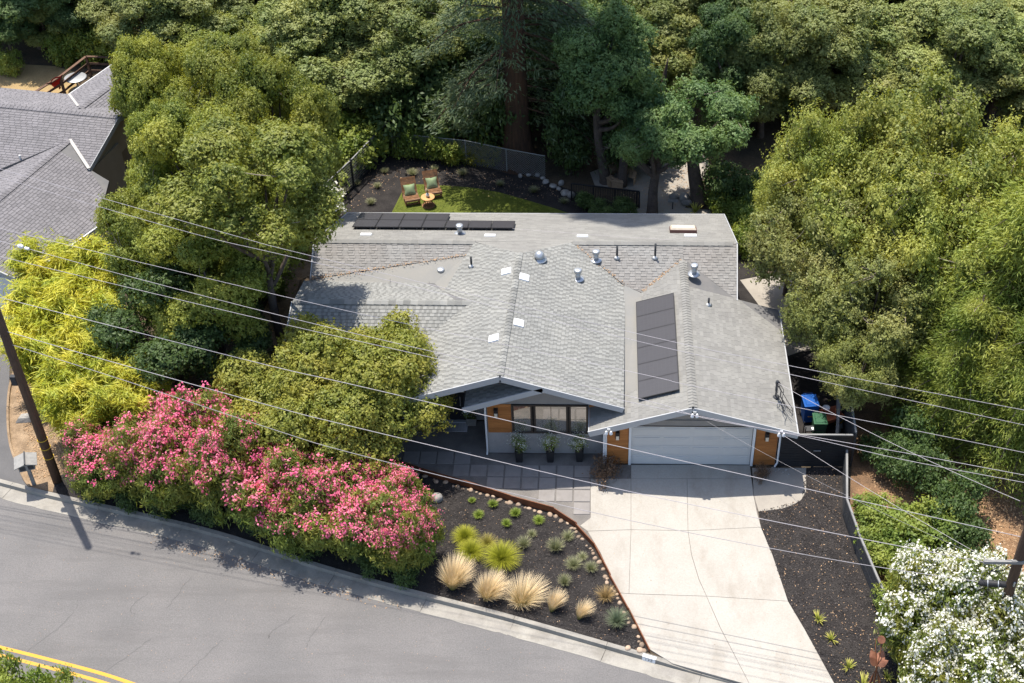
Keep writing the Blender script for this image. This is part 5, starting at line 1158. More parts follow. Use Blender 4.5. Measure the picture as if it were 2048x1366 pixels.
L_oakY = leafmat('oak_leaf_yellow_green', (.075, .12, .022), (.29, .325, .058), (.31, .318, .055), trans=.3, nscale=.45, orand=.16)
L_oakR = leafmat('coast_oak_leaf', (.11, .155, .032), (.345, .38, .08), (.36, .36, .08), trans=.3, nscale=.45, orand=.16)
L_oakO = leafmat('oak_leaf_olive', (.085, .135, .042), (.295, .345, .105), (.32, .34, .11), trans=.3, nscale=.35, orand=.26)
L_oakB = leafmat('oak_leaf_brownish', (.11, .135, .04), (.28, .3, .08), (.3, .29, .1), trans=.3, nscale=.4, orand=.24)
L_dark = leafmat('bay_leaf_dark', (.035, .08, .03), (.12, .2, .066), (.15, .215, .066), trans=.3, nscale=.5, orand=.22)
L_redw = leafmat('redwood_needle', (0.046, 0.085, 0.046), (0.117, 0.169, 0.078), (0.169, 0.208, 0.091), trans=.3, nscale=.5)
L_feath = leafmat('feathery_needle', (0.112, 0.175, 0.027), (0.25, 0.312, 0.053), (0.35, 0.375, 0.075), trans=.3, nscale=.6)
L_bamb = leafmat('bamboo_leaf', (.18, .26, .028), (.5, .5, .05), (.58, .53, .06), trans=.3, nscale=.9)
L_front = leafmat('live_oak_leaf', (.1, .14, .022), (.34, .35, .06), (.37, .345, .06), trans=.3, nscale=.6)
L_bush = leafmat('shrub_leaf', (0.081, 0.138, 0.027), (0.213, 0.288, 0.05), (0.3, 0.338, 0.062), trans=.3, nscale=.7)
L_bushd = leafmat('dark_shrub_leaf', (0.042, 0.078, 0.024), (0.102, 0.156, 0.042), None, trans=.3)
L_olea = leafmat('oleander_leaf', (0.081, 0.131, 0.027), (0.213, 0.263, 0.05), (0.275, 0.269, 0.05), trans=.3, nscale=.8)
L_pink = leafmat('pink_petal', (.84, .1, .23), (.92, .36, .45), (.86, .15, .33), trans=.3, tcol=(1.1, .95, .98), nscale=1.2)
L_white = leafmat('white_petal', (.78, .76, .62), (.86, .86, .82), None, trans=.3, tcol=(1, 1, .95))
L_grey = leafmat('grey_green_leaf', (.13, .155, .075), (.24, .25, .12), None, trans=.3)
L_dead = leafmat('dry_brown_leaf', (.12, .075, .05), (.22, .14, .085), None, trans=.3)
L_gold = leafmat('yellow_leaf', (.2, .2, .02), (.38, .33, .03), (.14, .16, .02), trans=.3, nscale=.8)

KA = dict(n1=26, n2=46)
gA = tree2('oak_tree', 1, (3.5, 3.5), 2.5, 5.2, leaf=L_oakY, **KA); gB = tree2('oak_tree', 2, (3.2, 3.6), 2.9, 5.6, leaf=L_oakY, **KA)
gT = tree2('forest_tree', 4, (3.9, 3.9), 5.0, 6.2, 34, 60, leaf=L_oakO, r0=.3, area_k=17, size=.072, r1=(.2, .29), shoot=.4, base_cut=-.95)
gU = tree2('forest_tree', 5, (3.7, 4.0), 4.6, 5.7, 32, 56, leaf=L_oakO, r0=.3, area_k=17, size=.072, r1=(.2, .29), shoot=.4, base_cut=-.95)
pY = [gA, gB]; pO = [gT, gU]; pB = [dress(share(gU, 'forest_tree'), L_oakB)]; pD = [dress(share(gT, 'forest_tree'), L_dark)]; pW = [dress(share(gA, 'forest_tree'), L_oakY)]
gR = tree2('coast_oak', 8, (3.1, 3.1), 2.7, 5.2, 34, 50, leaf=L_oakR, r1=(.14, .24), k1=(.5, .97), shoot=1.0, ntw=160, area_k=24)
pR = [gR, dress(share(gR, 'coast_oak'), L_oakB)]
# --- trees between the two houses
G1 = 'oaks between the two houses'
pT = tree2('oak_tree', 12, (3.0, 3.0), 2.6, 9.2, 18, 26, leaf=L_oakY, ntw=50)
for k, (x, y, zc, s, lab) in enumerate([
 (330, 190, 5.4, .66, 'yellow green oak beside the deck rail of the neighbouring house'),
 (455, 225, 6.2, .82, 'yellow green oak at the back of the clump between the houses'),
 (555, 270, 6.4, .75, 'yellow green oak nearest the rear garden fence in the clump between the houses'),
 (415, 365, 6.2, .82, 'large yellow green oak in the middle of the clump between the houses'),
 (520, 448, 4.8, .6, 'small yellow green oak beside the slatted end of the left fence'),
 (345, 338, 5.4, .56, 'yellow green oak touching the gable of the neighbouring roof'),
 (330, 478, 5.0, .68, 'yellow green oak in front of the neighbouring roof slope'),
 (410, 560, 4.8, .8, 'yellow green oak lowest in the clump, above the yellow bamboo')]):
    place(pY[k % 2], x, y, zc, s, lab, 'tree', G1)
place(pT, 510, 382, 9.0, 1.1, 'tallest yellow green oak, shading the left wing of the grey roof', 'tree', G1)
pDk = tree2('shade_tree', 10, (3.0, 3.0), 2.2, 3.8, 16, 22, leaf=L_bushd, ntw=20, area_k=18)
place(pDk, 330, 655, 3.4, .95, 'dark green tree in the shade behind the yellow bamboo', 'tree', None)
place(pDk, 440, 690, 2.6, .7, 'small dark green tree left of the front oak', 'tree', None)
# --- front oak
pF = tree2('front_oak', 13, (4.3, 3.3), 2.0, 3.1, 64, 70, leaf=L_front, r1=(.17, .25), k1=(.25, .88), ntw=60, base_cut=-1.1, size=.056, per=12, area_k=26, shoot=.4)
place(pF, 672, 795, 3.2, 1.06, 'rounded yellow green oak in front of the left wing of the house', 'tree', rz=.05)
# --- forest behind, olive and brownish
GF = 'trees of the wood behind the garden'
rt = random.Random(77)
KIND = {'o': (pO, 'olive green'), 'b': (pB, 'brownish'), 'd': (pD, 'dark green'), 'y': (pW, 'yellow green')}
ORD = ['first', 'second', 'third', 'fourth', 'fifth', 'sixth', 'seventh', 'eighth', 'ninth', 'tenth', 'eleventh', 'twelfth', 'thirteenth', 'fourteenth', 'fifteenth', 'sixteenth', 'seventeenth', 'eighteenth', 'nineteenth', 'twentieth', 'twenty-first', 'twenty-second', 'twenty-third', 'twenty-fourth', 'twenty-fifth']
cnt_k = {}
def wood(row, lst, hz=.62):
    for k, (x, y, kind, s) in enumerate(sorted(lst)):
        prs, col = KIND[kind]; c = cnt_k[kind] = cnt_k.get(kind, -1)+1
        sv = s*rt.uniform(.94, 1.06)
        place(prs[c % len(prs)], 0, 0, 0, sv, '%s tree, %s from the left in the %s row of the wood' % (col, ORD[k], row), 'tree', GF, rz=rt.uniform(0, 6.28), base=P(x, y), sz=hz*rt.uniform(.85, 1.2))
wood('nearest', [(600, 222, 'y', .8), (690, 240, 'o', .95), (775, 236, 'b', .7), (855, 240, 'o', .85), (930, 250, 'd', .6), (1120, 246, 'd', .75), (1215, 226, 'd', .6), (1290, 226, 'b', .75), (1375, 228, 'o', .75), (1450, 268, 'd', .6), (1520, 272, 'o', .75), (1600, 262, 'o', .85), (1700, 258, 'b', .9), (1790, 250, 'o', .9), (1880, 255, 'o', .9), (1975, 258, 'b', .95), (2075, 262, 'o', .9)], .62)
def row(name, y, x0, hz, step=105, kinds='oob'):
    l = []; x = x0
    while x < 2130:
        k = rt.choice('ddo') if x < 480 else rt.choice('ooy') if x < 900 else rt.choice('doy') if x < 1300 else rt.choice(kinds)
        l.append((x+rt.uniform(-22, 22), y+rt.uniform(-14, 14), k, rt.uniform(.72, .98))); x += step
    wood(name, l, hz)
row('second', 196, 480, .66); row('third', 140, 330, .68); row('fourth', 84, -40, .7); row('fifth', 30, -60, .72); row('sixth', -24, -60, .75, 115); row('seventh', -80, -80, .8, 120); row('eighth', -145, -100, .85, 130)
wood('small left', [(30, 118, 'd', .5), (105, 104, 'o', .45), (180, 96, 'd', .5), (235, 82, 'o', .5), (300, 96, 'y', .5), (380, 118, 'd', .55)], .36)
# --- redwood
def redwood():
    rng = np.random.default_rng(33); h = 42.0; root = empty('redwood_tree'); mb = MB()
    pts = [(0, 0, -.2), (0, 0, .5), (0, 0, 1.6), (0, 0, 5), (0, 0, 14), (0, 0, 28), (0, 0, h)]; ring = crom([Vector(p) for p in pts], 3)
    def rr(z): return .66*(1-.93*z/h)+.5*math.exp(-max(z, 0)/.9)
    mb.tube(ring, [rr(p.z) for p in ring], 18)
    Cs = []; Ax = []
    for i in range(230):
        z = rng.uniform(3.4, h-1) if i > 25 else rng.uniform(4, 12); th = rng.uniform(0, 2*pi); L = (4.1*(1-(z/h)**2.2)+.5)*rng.uniform(.65, 1.1)
        if z < 24 and -2.35 < (th if th < pi else th-2*pi)+.4 < -.85 and rng.random() < .84: continue
        d = Vector((cos(th), sin(th), 0)); a = Vector((0, 0, z)); b = a+d*L*.6+Vector((0, 0, -.1*L)); c = a+d*L+Vector((0, 0, -.42*L)); br = crom([a, b, c], 6); mb.tube(br, [.07*(1-.85*k/12) for k in range(13)], 5)
        side = Vector((-d.y, d.x, 0))
        for k in range(3, 13):
            p = br[k]; w = .85*(1-abs(k/12-.5))*(L/3)
            for m_ in range(7): o = side*rng.normal()*w*.6; Cs.append(p+o+Vector((0, 0, -abs(o.length)*.35+rng.normal()*.08))); Ax.append((d*.6+o*.6+Vector((0, 0, -.5))).normalized())
    P_ = np.array([tuple(c) for c in Cs]); A = np.array([tuple(c) for c in Ax]); N_ = np.tile([0, 0, 1.0], (len(P_), 1))
    V, r = foliage(rng, P_, N_, 7, .42, .15, .2, up=.7, out=.2, rndw=.8, flat=.5, axis=A, axis_w=.6)
    t = mb.build('trunk', M_barkr, root, True); c = link('crown', quads_mesh('crown', V, L_redw, r), root); return root, [t, c], 12.0, [False]
rw = redwood(); place(rw, 0, 0, 12, 1.0, 'giant redwood with a thick brown trunk at the edge of the rear garden', 'tree', base=P(1037, 325), sz=1.0, rz=.4)
# --- dense dark evergreen on the patio, with the bench round its trunk
pE = tree2('evergreen_tree', 14, (2.3, 2.3), 4.0, 6.0, 34, 44, leaf=L_dark, r1=(.24, .36), r0=.3, base_cut=-.95, lean=(-.5, .5), ntw=20)
place(pE, 0, 0, 6.2, 1.0, 'dense dark evergreen tree growing through the octagonal bench', 'tree', base=P(1196, 368)+Vector((.35, .2, 0)), sz=1.0, rz=0)
# bare pale branches at its side
mb = MB(); rg = random.Random(8); a = P(1243, 372); pts = [a, a+Vector((.1, .3, 1.6)), a+Vector((.15, .6, 3.4)), a+Vector((-.2, .9, 5.2))]; mb.tube(crom(pts, 5), [.28-.014*i for i in range(16)], 9)
def twigs(p, d, L, r, dep):
    if dep == 0: return
    q = p+d*L; m_ = p.lerp(q, .5)+Vector((rg.uniform(-.1, .1), rg.uniform(-.1, .1), rg.uniform(-.1, .15)))*L; mb.tube([p, m_, q], [r, r*.8, r*.55], 5, mi=1)
    for _ in range(2+(dep > 2)): twigs(q if rg.random() < .6 else m_, (d+Vector((rg.uniform(-.9, .9), rg.uniform(-.9, .9), rg.uniform(-.5, .7)))).normalized(), L*rg.uniform(.55, .8), r*.6, dep-1)
twigs(pts[2], Vector((.5, -.3, .5)).normalized(), .8, .06, 5); twigs(pts[3], Vector((.2, -.6, .6)).normalized(), 1.0, .08, 5); twigs(pts[1]+Vector((0, -.1, .6)), Vector((-.6, -.6, .1)).normalized(), .7, .05, 4)
tag(mb.build('bare_tree', [M_bark, M_twig], None, True), 'leaning trunk with bare pale branches rising from the tree bench', 'tree')
# --- leaning oak by the rear path
mb = MB(); a = P(1412, 412); pts = [a+Vector((0, 0, -.2)), a+Vector((.0, .0, .5)), a+Vector((.35, .3, 1.8)), a+Vector((.5, .6, 3.2)), a+Vector((.2, 1.0, 4.4))]
pk = tree2('leaning_oak', 15, (2.6, 2.6), 1.7, 4.6, 16, 24, leaf=L_dark, r0=.42, lean=(.5, .5), ntw=60, base_cut=-.9)
place(pk, 0, 0, 4.6, 1.0, 'thick trunked oak leaning over the rear path', 'tree', base=P(1408, 405)+Vector((-.3, 0, 0)), sz=1.0, rz=1.6)
place(pk, 1310, 290, 4.0, .7, 'small dark oak above the pale rocks of the rear patio', 'tree')
for x, y, r, lab in ((1322, 292, .34, 'pair'), (1395, 268, .42, 'single')):
    b = P(x, y); mb = MB(); mb.tube(crom([b, b+Vector((.1, .1, 1.6)), b+Vector((0, .3, 3.4)), b+Vector((.2, .4, 5.0))], 4), [r*(1.2-.094*i) for i in range(13)], 10); e = mb.build('slender_tree', M_bark, None, True); tag(e, 'tall dark trunk rising behind the rear patio, %s' % ('left of two' if lab == 'pair' else 'right of two'), 'tree')
b = P(285, 118); mb = MB(); mb.tube(crom([b, b+Vector((.1, .1, 3)), b+Vector((0, .3, 8)), b+Vector((.2, .4, 14))], 4), [.34*(1.2-.05*i) for i in range(13)], 10); tag(mb.build('slender_tree', M_bark, None, True), 'tall dark trunk behind the deck rail of the neighbouring house', 'tree')
# --- oaks at the right
G2 = 'oaks right of the house'
for k, (x, y, zc, s, lab) in enumerate([
 (1640, 355, 6.0, .8, 'yellow green oak top standing behind the right end of the rear roof'),
 (1845, 345, 7.0, 1.12, 'tall yellow green oak crown at the right below the wood'),
 (1640, 500, 4.8, .88, 'brownish oak overhanging the concrete right of the house'),
 (1770, 470, 6.0, .95, 'yellow green oak in the middle of the clump right of the house'),
 (1745, 600, 4.6, .85, 'brownish oak lowest in the clump right of the house'),
 (1590, 425, 4.6, .6, 'small yellow green oak closest to the rear roof corner at right'),
 (1660, 640, 3.6, .55, 'small brownish oak beside the mulch right of the garage'),
 (1890, 520, 6.0, .85, 'yellow green oak touching the feathery conifer'),
 (1720, 740, 3.2, .5, 'small brownish oak behind the bins'),
 (1965, 400, 6.0, .85, 'yellow green oak behind the tall conifer at the right edge'), (1730, 355, 6.2, .7, 'yellow green oak between the two highest crowns at right')]):
    place(pR[1] if 'brownish' in lab else pR[0], x, y, zc, s, lab, 'tree', G2)
# --- feathery conifers at the right edge
def feathery(seed, h, rad, nb):
    rng = np.random.default_rng(seed); root = empty('conifer_tree'); mb = MB(); mb.tube([(0, 0, -.2), (0, 0, h*.5), (.1, 0, h)], [.28, .18, .04], 9); Cs = []; Ax = []
    for i in range(nb):
        z = rng.uniform(.8, h*.97); th = rng.uniform(0, 2*pi); L = rad*(1-(z/h)**1.6*.75)*rng.uniform(.55, 1.15); d = Vector((cos(th), sin(th), 0)); a = Vector((0, 0, z)); br = crom([a, a+d*L*.55+Vector((0, 0, .22*L)), a+d*L+Vector((0, 0, -.12*L))], 5); mb.tube(br, [.05*(1-.8*k/10) for k in range(11)], 5, mi=1 if rng.random() < .3 else 0)
        for k in range(3, 11):
            for m_ in range(5): o = Vector((rng.normal(), rng.normal(), 0))*.2*L*.5; Cs.append(br[k]+o+Vector((0, 0, rng.normal()*.1-.1))); Ax.append((d*.9+o*.5+Vector((0, 0, -.35))).normalized())
    P_ = np.array([tuple(c) for c in Cs]); A = np.array([tuple(c) for c in Ax]); N_ = np.tile([0, 0, 1.0], (len(P_), 1)); V, r = foliage(rng, P_, N_, 17, .5, .1, .16, up=.6, out=.2, rndw=1.0, flat=.7, axis=A, axis_w=.5)
    t = mb.build('trunk', [M_bark, M_twig], root, True); c = link('crown', quads_mesh('crown', V, L_feath, r), root); return root, [t, c], h*.5, [False]
pC = feathery(41, 8.5, 2.9, 120)
for x, y, s, kz, lab in ((1985, 830, 1.25, 1.35, 'tall feathery green conifer at the right edge'), (1905, 870, .85, .85, 'feathery conifer right of the dark fence behind the bins'), (2030, 930, 1.0, 1.0, 'feathery conifer at the right edge below the tall one'), (2090, 720, 1.2, 1.4, 'feathery conifer cut by the right edge'), (1850, 800, .7, .75, 'short feathery conifer nearest the bins')):
    place(pC, 0, 0, 0, s, lab, 'tree', 'feathery conifers at the right', sz=kz, base=P(x, y))

# --- shrubs
def shrub_proto(name, seed, R, H, hc, leaf, per=30, cr=.28, size=.07, asp=.5, nl=7, flowers=None, nfl=0, fl_size=.05, area_k=9, part='foliage', axis_up=0.0, ntw=24, fl_top=.1, base_cut=-1.2, **kw):
    rng = np.random.default_rng(seed); P_, N_, Ls = crown_points(rng, R, H, hc, nl, lobe=(.4, .6), area_k=area_k, base_cut=base_cut); P_[:, 2] = np.maximum(P_[:, 2], .08)
    A = None
    if axis_up: A = N_*.6+np.array([0, 0, 1.0])*axis_up
    V, r = foliage(rng, P_, N_, per, cr, size, asp, axis=A, axis_w=.5 if axis_up else 0, **kw)
    V[:, :, 2] = np.maximum(V[:, :, 2], .02)
    root = empty(name); mb = MB()
    for i in rng.choice(len(P_), min(ntw, len(P_)), replace=False): p = Vector(P_[i]); mb.tube([(rng.normal()*.08, rng.normal()*.08, 0), Vector((p.x*.4, p.y*.4, p.z*.5)), p], [.022, .016, .008], 4)
    kids = [mb.build('stems', M_bark, root), link(part, quads_mesh(part, V, leaf, r), root)]
    if flowers:
        hi = (N_[:, 2] > fl_top) & (P_[:, 2] > hc-H*.55); idx = np.where(hi)[0]; wt = .03+np.clip(-.35+np.sin(P_[idx, 0]*3.1+seed)+np.sin(P_[idx, 1]*2.7+seed*.7)+np.sin(P_[idx, 2]*3.3)+rng.normal(size=len(idx))*.4, 0, 3); pk_ = rng.choice(idx, min(nfl, len(idx)), replace=False, p=wt/wt.sum()); Pf = P_[pk_]+N_[pk_]*.1+np.array([0, 0, .06])
        Vf, rf = foliage(rng, Pf, N_[pk_], 16, .22, fl_size, .75, up=.6, out=.5, rndw=.9); kids.append(link('blossom', quads_mesh('blossom', Vf, flowers, rf), root))
    return root, kids, hc, [False]
pOle = [shrub_proto('oleander_shrub', 51, (1.7, 1.5), 1.25, 1.45, L_olea, size=.11, asp=.2, flowers=L_pink, nfl=160, axis_up=.9, fl_size=.054, fl_top=.2), shrub_proto('oleander_shrub', 52, (1.5, 1.6), 1.2, 1.4, L_olea, size=.11, asp=.2, flowers=L_pink, nfl=160, axis_up=.9, fl_size=.054, fl_top=.2)]
G3 = 'pink oleanders along the kerb'
def kerb_pt(x, back):
    for (x0, y0), (x1, y1) in zip(curb_px, curb_px[1:]):
        if x0 <= x <= x1: p = P(x, y0+(y1-y0)*(x-x0)/(x1-x0)); q = P(x+20, y0+(y1-y0)*(x+20-x0)/(x1-x0)); t = (q-p).normalized(); return p+Vector((-t.y, t.x, 0))*back
fr = [(165, 1.2, .62, .8), (225, 1.2, .72, 1.0), (290, 1.25, .82, 1.25), (360, 1.15, .85, 1.4), (435, 1.1, .86, 1.38), (510, 1.1, .84, 1.24), (585, 1.1, .86, 1.2), (660, 1.15, .82, 1.14), (722, 1.25, .78, 1.08), (770, 1.2, .68, 1.05), (806, 1.3, .56, 1.0)]
bk = [(265, 2.6, .75, 1.1), (340, 2.9, .85, 1.35), (405, 2.9, .85, 1.4), (480, 2.5, .8, 1.15), (560, 2.3, .76, 1.05), (630, 2.5, .76, 1.02), (690, 2.9, .72, 1.0), (742, 2.9, .62, .85)]
for row_, l_ in (('front', fr), ('rear', bk)):
    for k, (x, d_, s, kz) in enumerate(l_): place(pOle[(k+(row_ == 'rear')) % 2], 0, 0, 0, s*random.uniform(.93, 1.07), 'pink flowering oleander, %s from the utility pole in the %s row' % (ORD[k], row_), 'shrub', G3, base=kerb_pt(x, d_), sz=kz*random.uniform(.93, 1.07))
pHd = shrub_proto('hedge_shrub', 53, (1.2, .9), .65, .62, L_bushd, size=.06, asp=.5)
for k, x in enumerate((190, 255, 325, 400, 475, 550, 625, 700, 755, 795)): place(pHd, 0, 0, 0, .62, 'low dark green shrub at the foot of the oleanders, %s from the utility pole' % ORD[k], 'shrub', 'low shrubs under the oleanders', base=kerb_pt(x, .75), sz=.75)
pWh = [shrub_proto('white_oleander', 54, (1.5, 1.5), 1.2, 1.4, L_olea, size=.11, asp=.2, flowers=L_white, nfl=175, axis_up=.9, fl_size=.056)]
for k, (x, y, zc, s, lab) in enumerate([(1838, 1180, 1.8, .8, 'leftmost white flowering oleander beside the slat fence'), (1925, 1190, 1.9, .85, 'white flowering oleander in front of the black splice case'), (1880, 1255, 1.8, .9, 'white flowering oleander in the middle of the group by the pole'), (1975, 1270, 1.8, .9, 'white flowering oleander at the foot of the right pole'), (1880, 1335, 1.6, .75, 'white flowering oleander hanging over the end of the slat fence'), (1965, 1350, 1.6, .9, 'white flowering oleander under the guy wire at the bottom edge'), (2050, 1320, 1.7, .9, 'white flowering oleander in the bottom right corner'), (2055, 1235, 1.7, .7, 'white flowering oleander right of the pole')]):
    place(pWh[0], x, y, zc, s, lab, 'shrub', 'white oleanders round the right pole')
# bamboo
def bamboo(seed):
    rng = np.random.default_rng(seed); root = empty('bamboo_clump'); mb = MB(); Cs = []; Ax = []
    for i in range(30):
        th = rng.uniform(0, 6.28); r = rng.uniform(0, .5); h = rng.uniform(2.4, 3.9); b = Vector((r*cos(th), r*sin(th), 0)); o = Vector((cos(th), sin(th), 0))*rng.uniform(.3, 1.1); cu = crom([b, b+o*.25+Vector((0, 0, h*.6)), b+o+Vector((0, 0, h))], 6); mb.tube(cu, [.02*(1-.06*k) for k in range(13)], 5)
        for k in range(3, 13):
            for m_ in range(5): d = Vector((rng.normal(), rng.normal(), .1)).normalized(); Cs.append(cu[k]+d*rng.uniform(.05, .42)); Ax.append((d+Vector((0, 0, -.45))).normalized())
    P_ = np.array([tuple(c) for c in Cs]); A = np.array([tuple(c) for c in Ax]); N_ = np.tile([0, 0, 1.0], (len(P_), 1)); V, r = foliage(rng, P_, N_, 9, .3, .16, .13, up=.6, out=.3, rndw=.8, axis=A, axis_w=.75)
    t = mb.build('canes', M_yel, root); c = link('foliage', quads_mesh('foliage', V, L_bamb, r), root); return root, [t, c], 2.3, [False]
pBm = [bamboo(61), bamboo(62)]
bl = [(100, 560, 2.6, 1.0), (190, 570, 2.6, 1.05), (95, 640, 2.5, 1.05), (190, 660, 2.4, 1.0), (60, 705, 2.2, .85), (140, 735, 2.2, 1.0), (130, 810, 1.9, .8), (215, 800, 2.0, .95), (275, 815, 1.8, .8), (322, 795, 1.7, .45), (165, 860, 1.5, .6), (262, 762, 2.0, .8)]
bn = ['rearmost, against the neighbouring wall', 'rear right, against the dark trees', 'beside the neighbouring garage', 'in the middle of the thicket', 'nearest the utility pole', 'in the middle front of the thicket', 'low at the left front', 'right of the front ones', 'golden, behind the first pink oleanders', 'single slender, at the right end', 'shortest, at the foot of the thicket', 'behind the golden one, under the dark tree']
for k, (x, y, zc, s) in enumerate(bl): place(pBm[k % 2], x, y, zc, s, 'yellow green bamboo clump %s' % bn[k], 'bamboo', 'bamboo thicket at left')
# garden and undergrowth shrubs
pSh = [shrub_proto('garden_shrub', 55, (.9, .9), .6, .6, L_bush, size=.07), shrub_proto('garden_shrub', 56, (1.0, .8), .7, .65, L_bushd, size=.07)]
def shrubs(lst, pr, lab, grp, cat='shrub'):
    for k, (x, y, zc, s) in enumerate(sorted(lst)): place(pr, x, y, zc, s, lab+', %s from the left' % ORD[k], cat, grp)
shrubs([(640, 345, .8, 1.5), (690, 300, 1.0, 1.6), (600, 420, .8, 1.3), (660, 270, 1.2, 1.8), (735, 270, 1.0, 1.4), (560, 480, .8, 1.2), (530, 560, .8, 1.1)], pSh[0], 'leafy green shrub outside the left garden fence', 'shrubs along the left fence')
shrubs([(820, 285, .8, .9), (860, 290, .7, .8), (895, 300, .6, .8)], pSh[0], 'green shrub just behind the chain link fence', 'shrubs at the chain link fence')
pGo = shrub_proto('gold_shrub', 57, (.8, .6), .35, .32, L_gold, size=.06)
shrubs([(905, 306, .35, .8), (945, 304, .35, .9), (985, 312, .35, .8)], pGo, 'yellow green ground plant left of the redwood trunk', 'yellow plants by the redwood')
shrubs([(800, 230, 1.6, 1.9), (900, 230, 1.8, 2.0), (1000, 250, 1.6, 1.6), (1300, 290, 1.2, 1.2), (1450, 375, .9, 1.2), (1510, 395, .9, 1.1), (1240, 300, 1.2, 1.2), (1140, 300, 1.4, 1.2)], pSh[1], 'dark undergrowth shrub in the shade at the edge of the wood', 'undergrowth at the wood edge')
shrubs([(250, 85, 1.3, 1.5), (190, 88, 1.0, 1.2), (310, 112, 1.1, 1.4), (20, 130, .6, .7), (420, 140, 1.6, 1.8), (130, 100, .8, .9)], pSh[0], 'bright green shrub behind the deck rail', 'shrubs behind the deck rail')
shrubs([(1460, 420, .6, .8), (1500, 440, .7, .9), (1500, 480, .7, .8), (1445, 400, .5, .7), (1530, 420, .8, 1.0)], pSh[0], 'green shrub by the far right corner of the rear roof', 'shrubs at the rear right corner')
shrubs([(1760, 1040, .5, .9), (1800, 1060, .6, 1.0), (1760, 1085, .5, .8), (1840, 1080, .7, 1.1), (1790, 1120, .5, .8), (1740, 1015, .4, .6), (1870, 1050, .8, 1.0), (1795, 1200, .5, .7), (1815, 1250, .5, .6)], pSh[0], 'green shrub just outside the slat fence', 'shrubs outside the slat fence')
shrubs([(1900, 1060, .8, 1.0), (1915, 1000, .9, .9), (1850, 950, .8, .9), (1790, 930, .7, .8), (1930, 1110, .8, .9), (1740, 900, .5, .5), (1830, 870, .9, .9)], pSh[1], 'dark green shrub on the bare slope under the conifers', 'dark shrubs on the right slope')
shrubs([(1200, 425, .4, .5), (1250, 420, .45, .6), (1225, 440, .4, .5), (1170, 405, .35, .45)], pSh[1], 'dark shrub below the black patio railing', 'shrubs below the patio railing')
shrubs([(0, 1385, 1.0, .8), (70, 1400, 1.0, .8), (140, 1412, 1.0, .7), (-50, 1365, 1.0, .8)], pSh[0], 'top of a green shrub in the bottom left corner', 'shrubs across the road')
shrubs([(660, 955, .3, .4), (700, 935, .3, .35), (735, 925, .3, .35)], pSh[1], 'small shrub under the front oak', 'small shrubs under the front oak')
pRose = shrub_proto('rose_bush', 58, (.62, .6), .45, .75, L_bush, size=.05, flowers=L_white, nfl=46, fl_size=.05, fl_top=-.2)
place(pRose, 668, 414, .9, 1.05, 'rose bush covered in white flowers at the left fence', 'shrub')
pDead = shrub_proto('dry_shrub', 59, (.62, .5), .28, .28, L_dead, size=.04, ntw=60)
place(pDead, 1213, 938, .28, 1.0, 'brown dried shrub at the foot of the left cedar pier', 'shrub'); place(pDead, 1525, 945, .2, .55, 'small brown dried shrub at the foot of the right cedar pier', 'shrub')
# plants in the planters
pPl = shrub_proto('potted_plant', 60, (.27, .27), .3, .3, L_bush, size=.035, asp=.3, area_k=40, cr=.14, per=14, flowers=L_white, nfl=30, fl_size=.018, ntw=20, axis_up=.8)
for p, lab in zip(PLANT, ('left', 'middle', 'right')):
    o = place(pPl, 0, 0, .32, 1.0, 'airy green plant with small white flowers in the %s black planter' % lab, 'plant', 'plants in the black planters', base=p, sz=.85); o.location = (p.x, p.y, p.z+.6)
o = place(pPl, 0, 0, .32, .95, 'dark leafy plant in the grey pot beside the front door', 'plant', None, base=EPOT, sz=.85); o.location = (EPOT.x, EPOT.y, .38)
o = place(pPl, 0, 0, .32, .2, 'tiny green sprig in the white vase', 'plant', None, base=VASE, sz=.3); o.location = (VASE.x, VASE.y, VASE.z+.19)

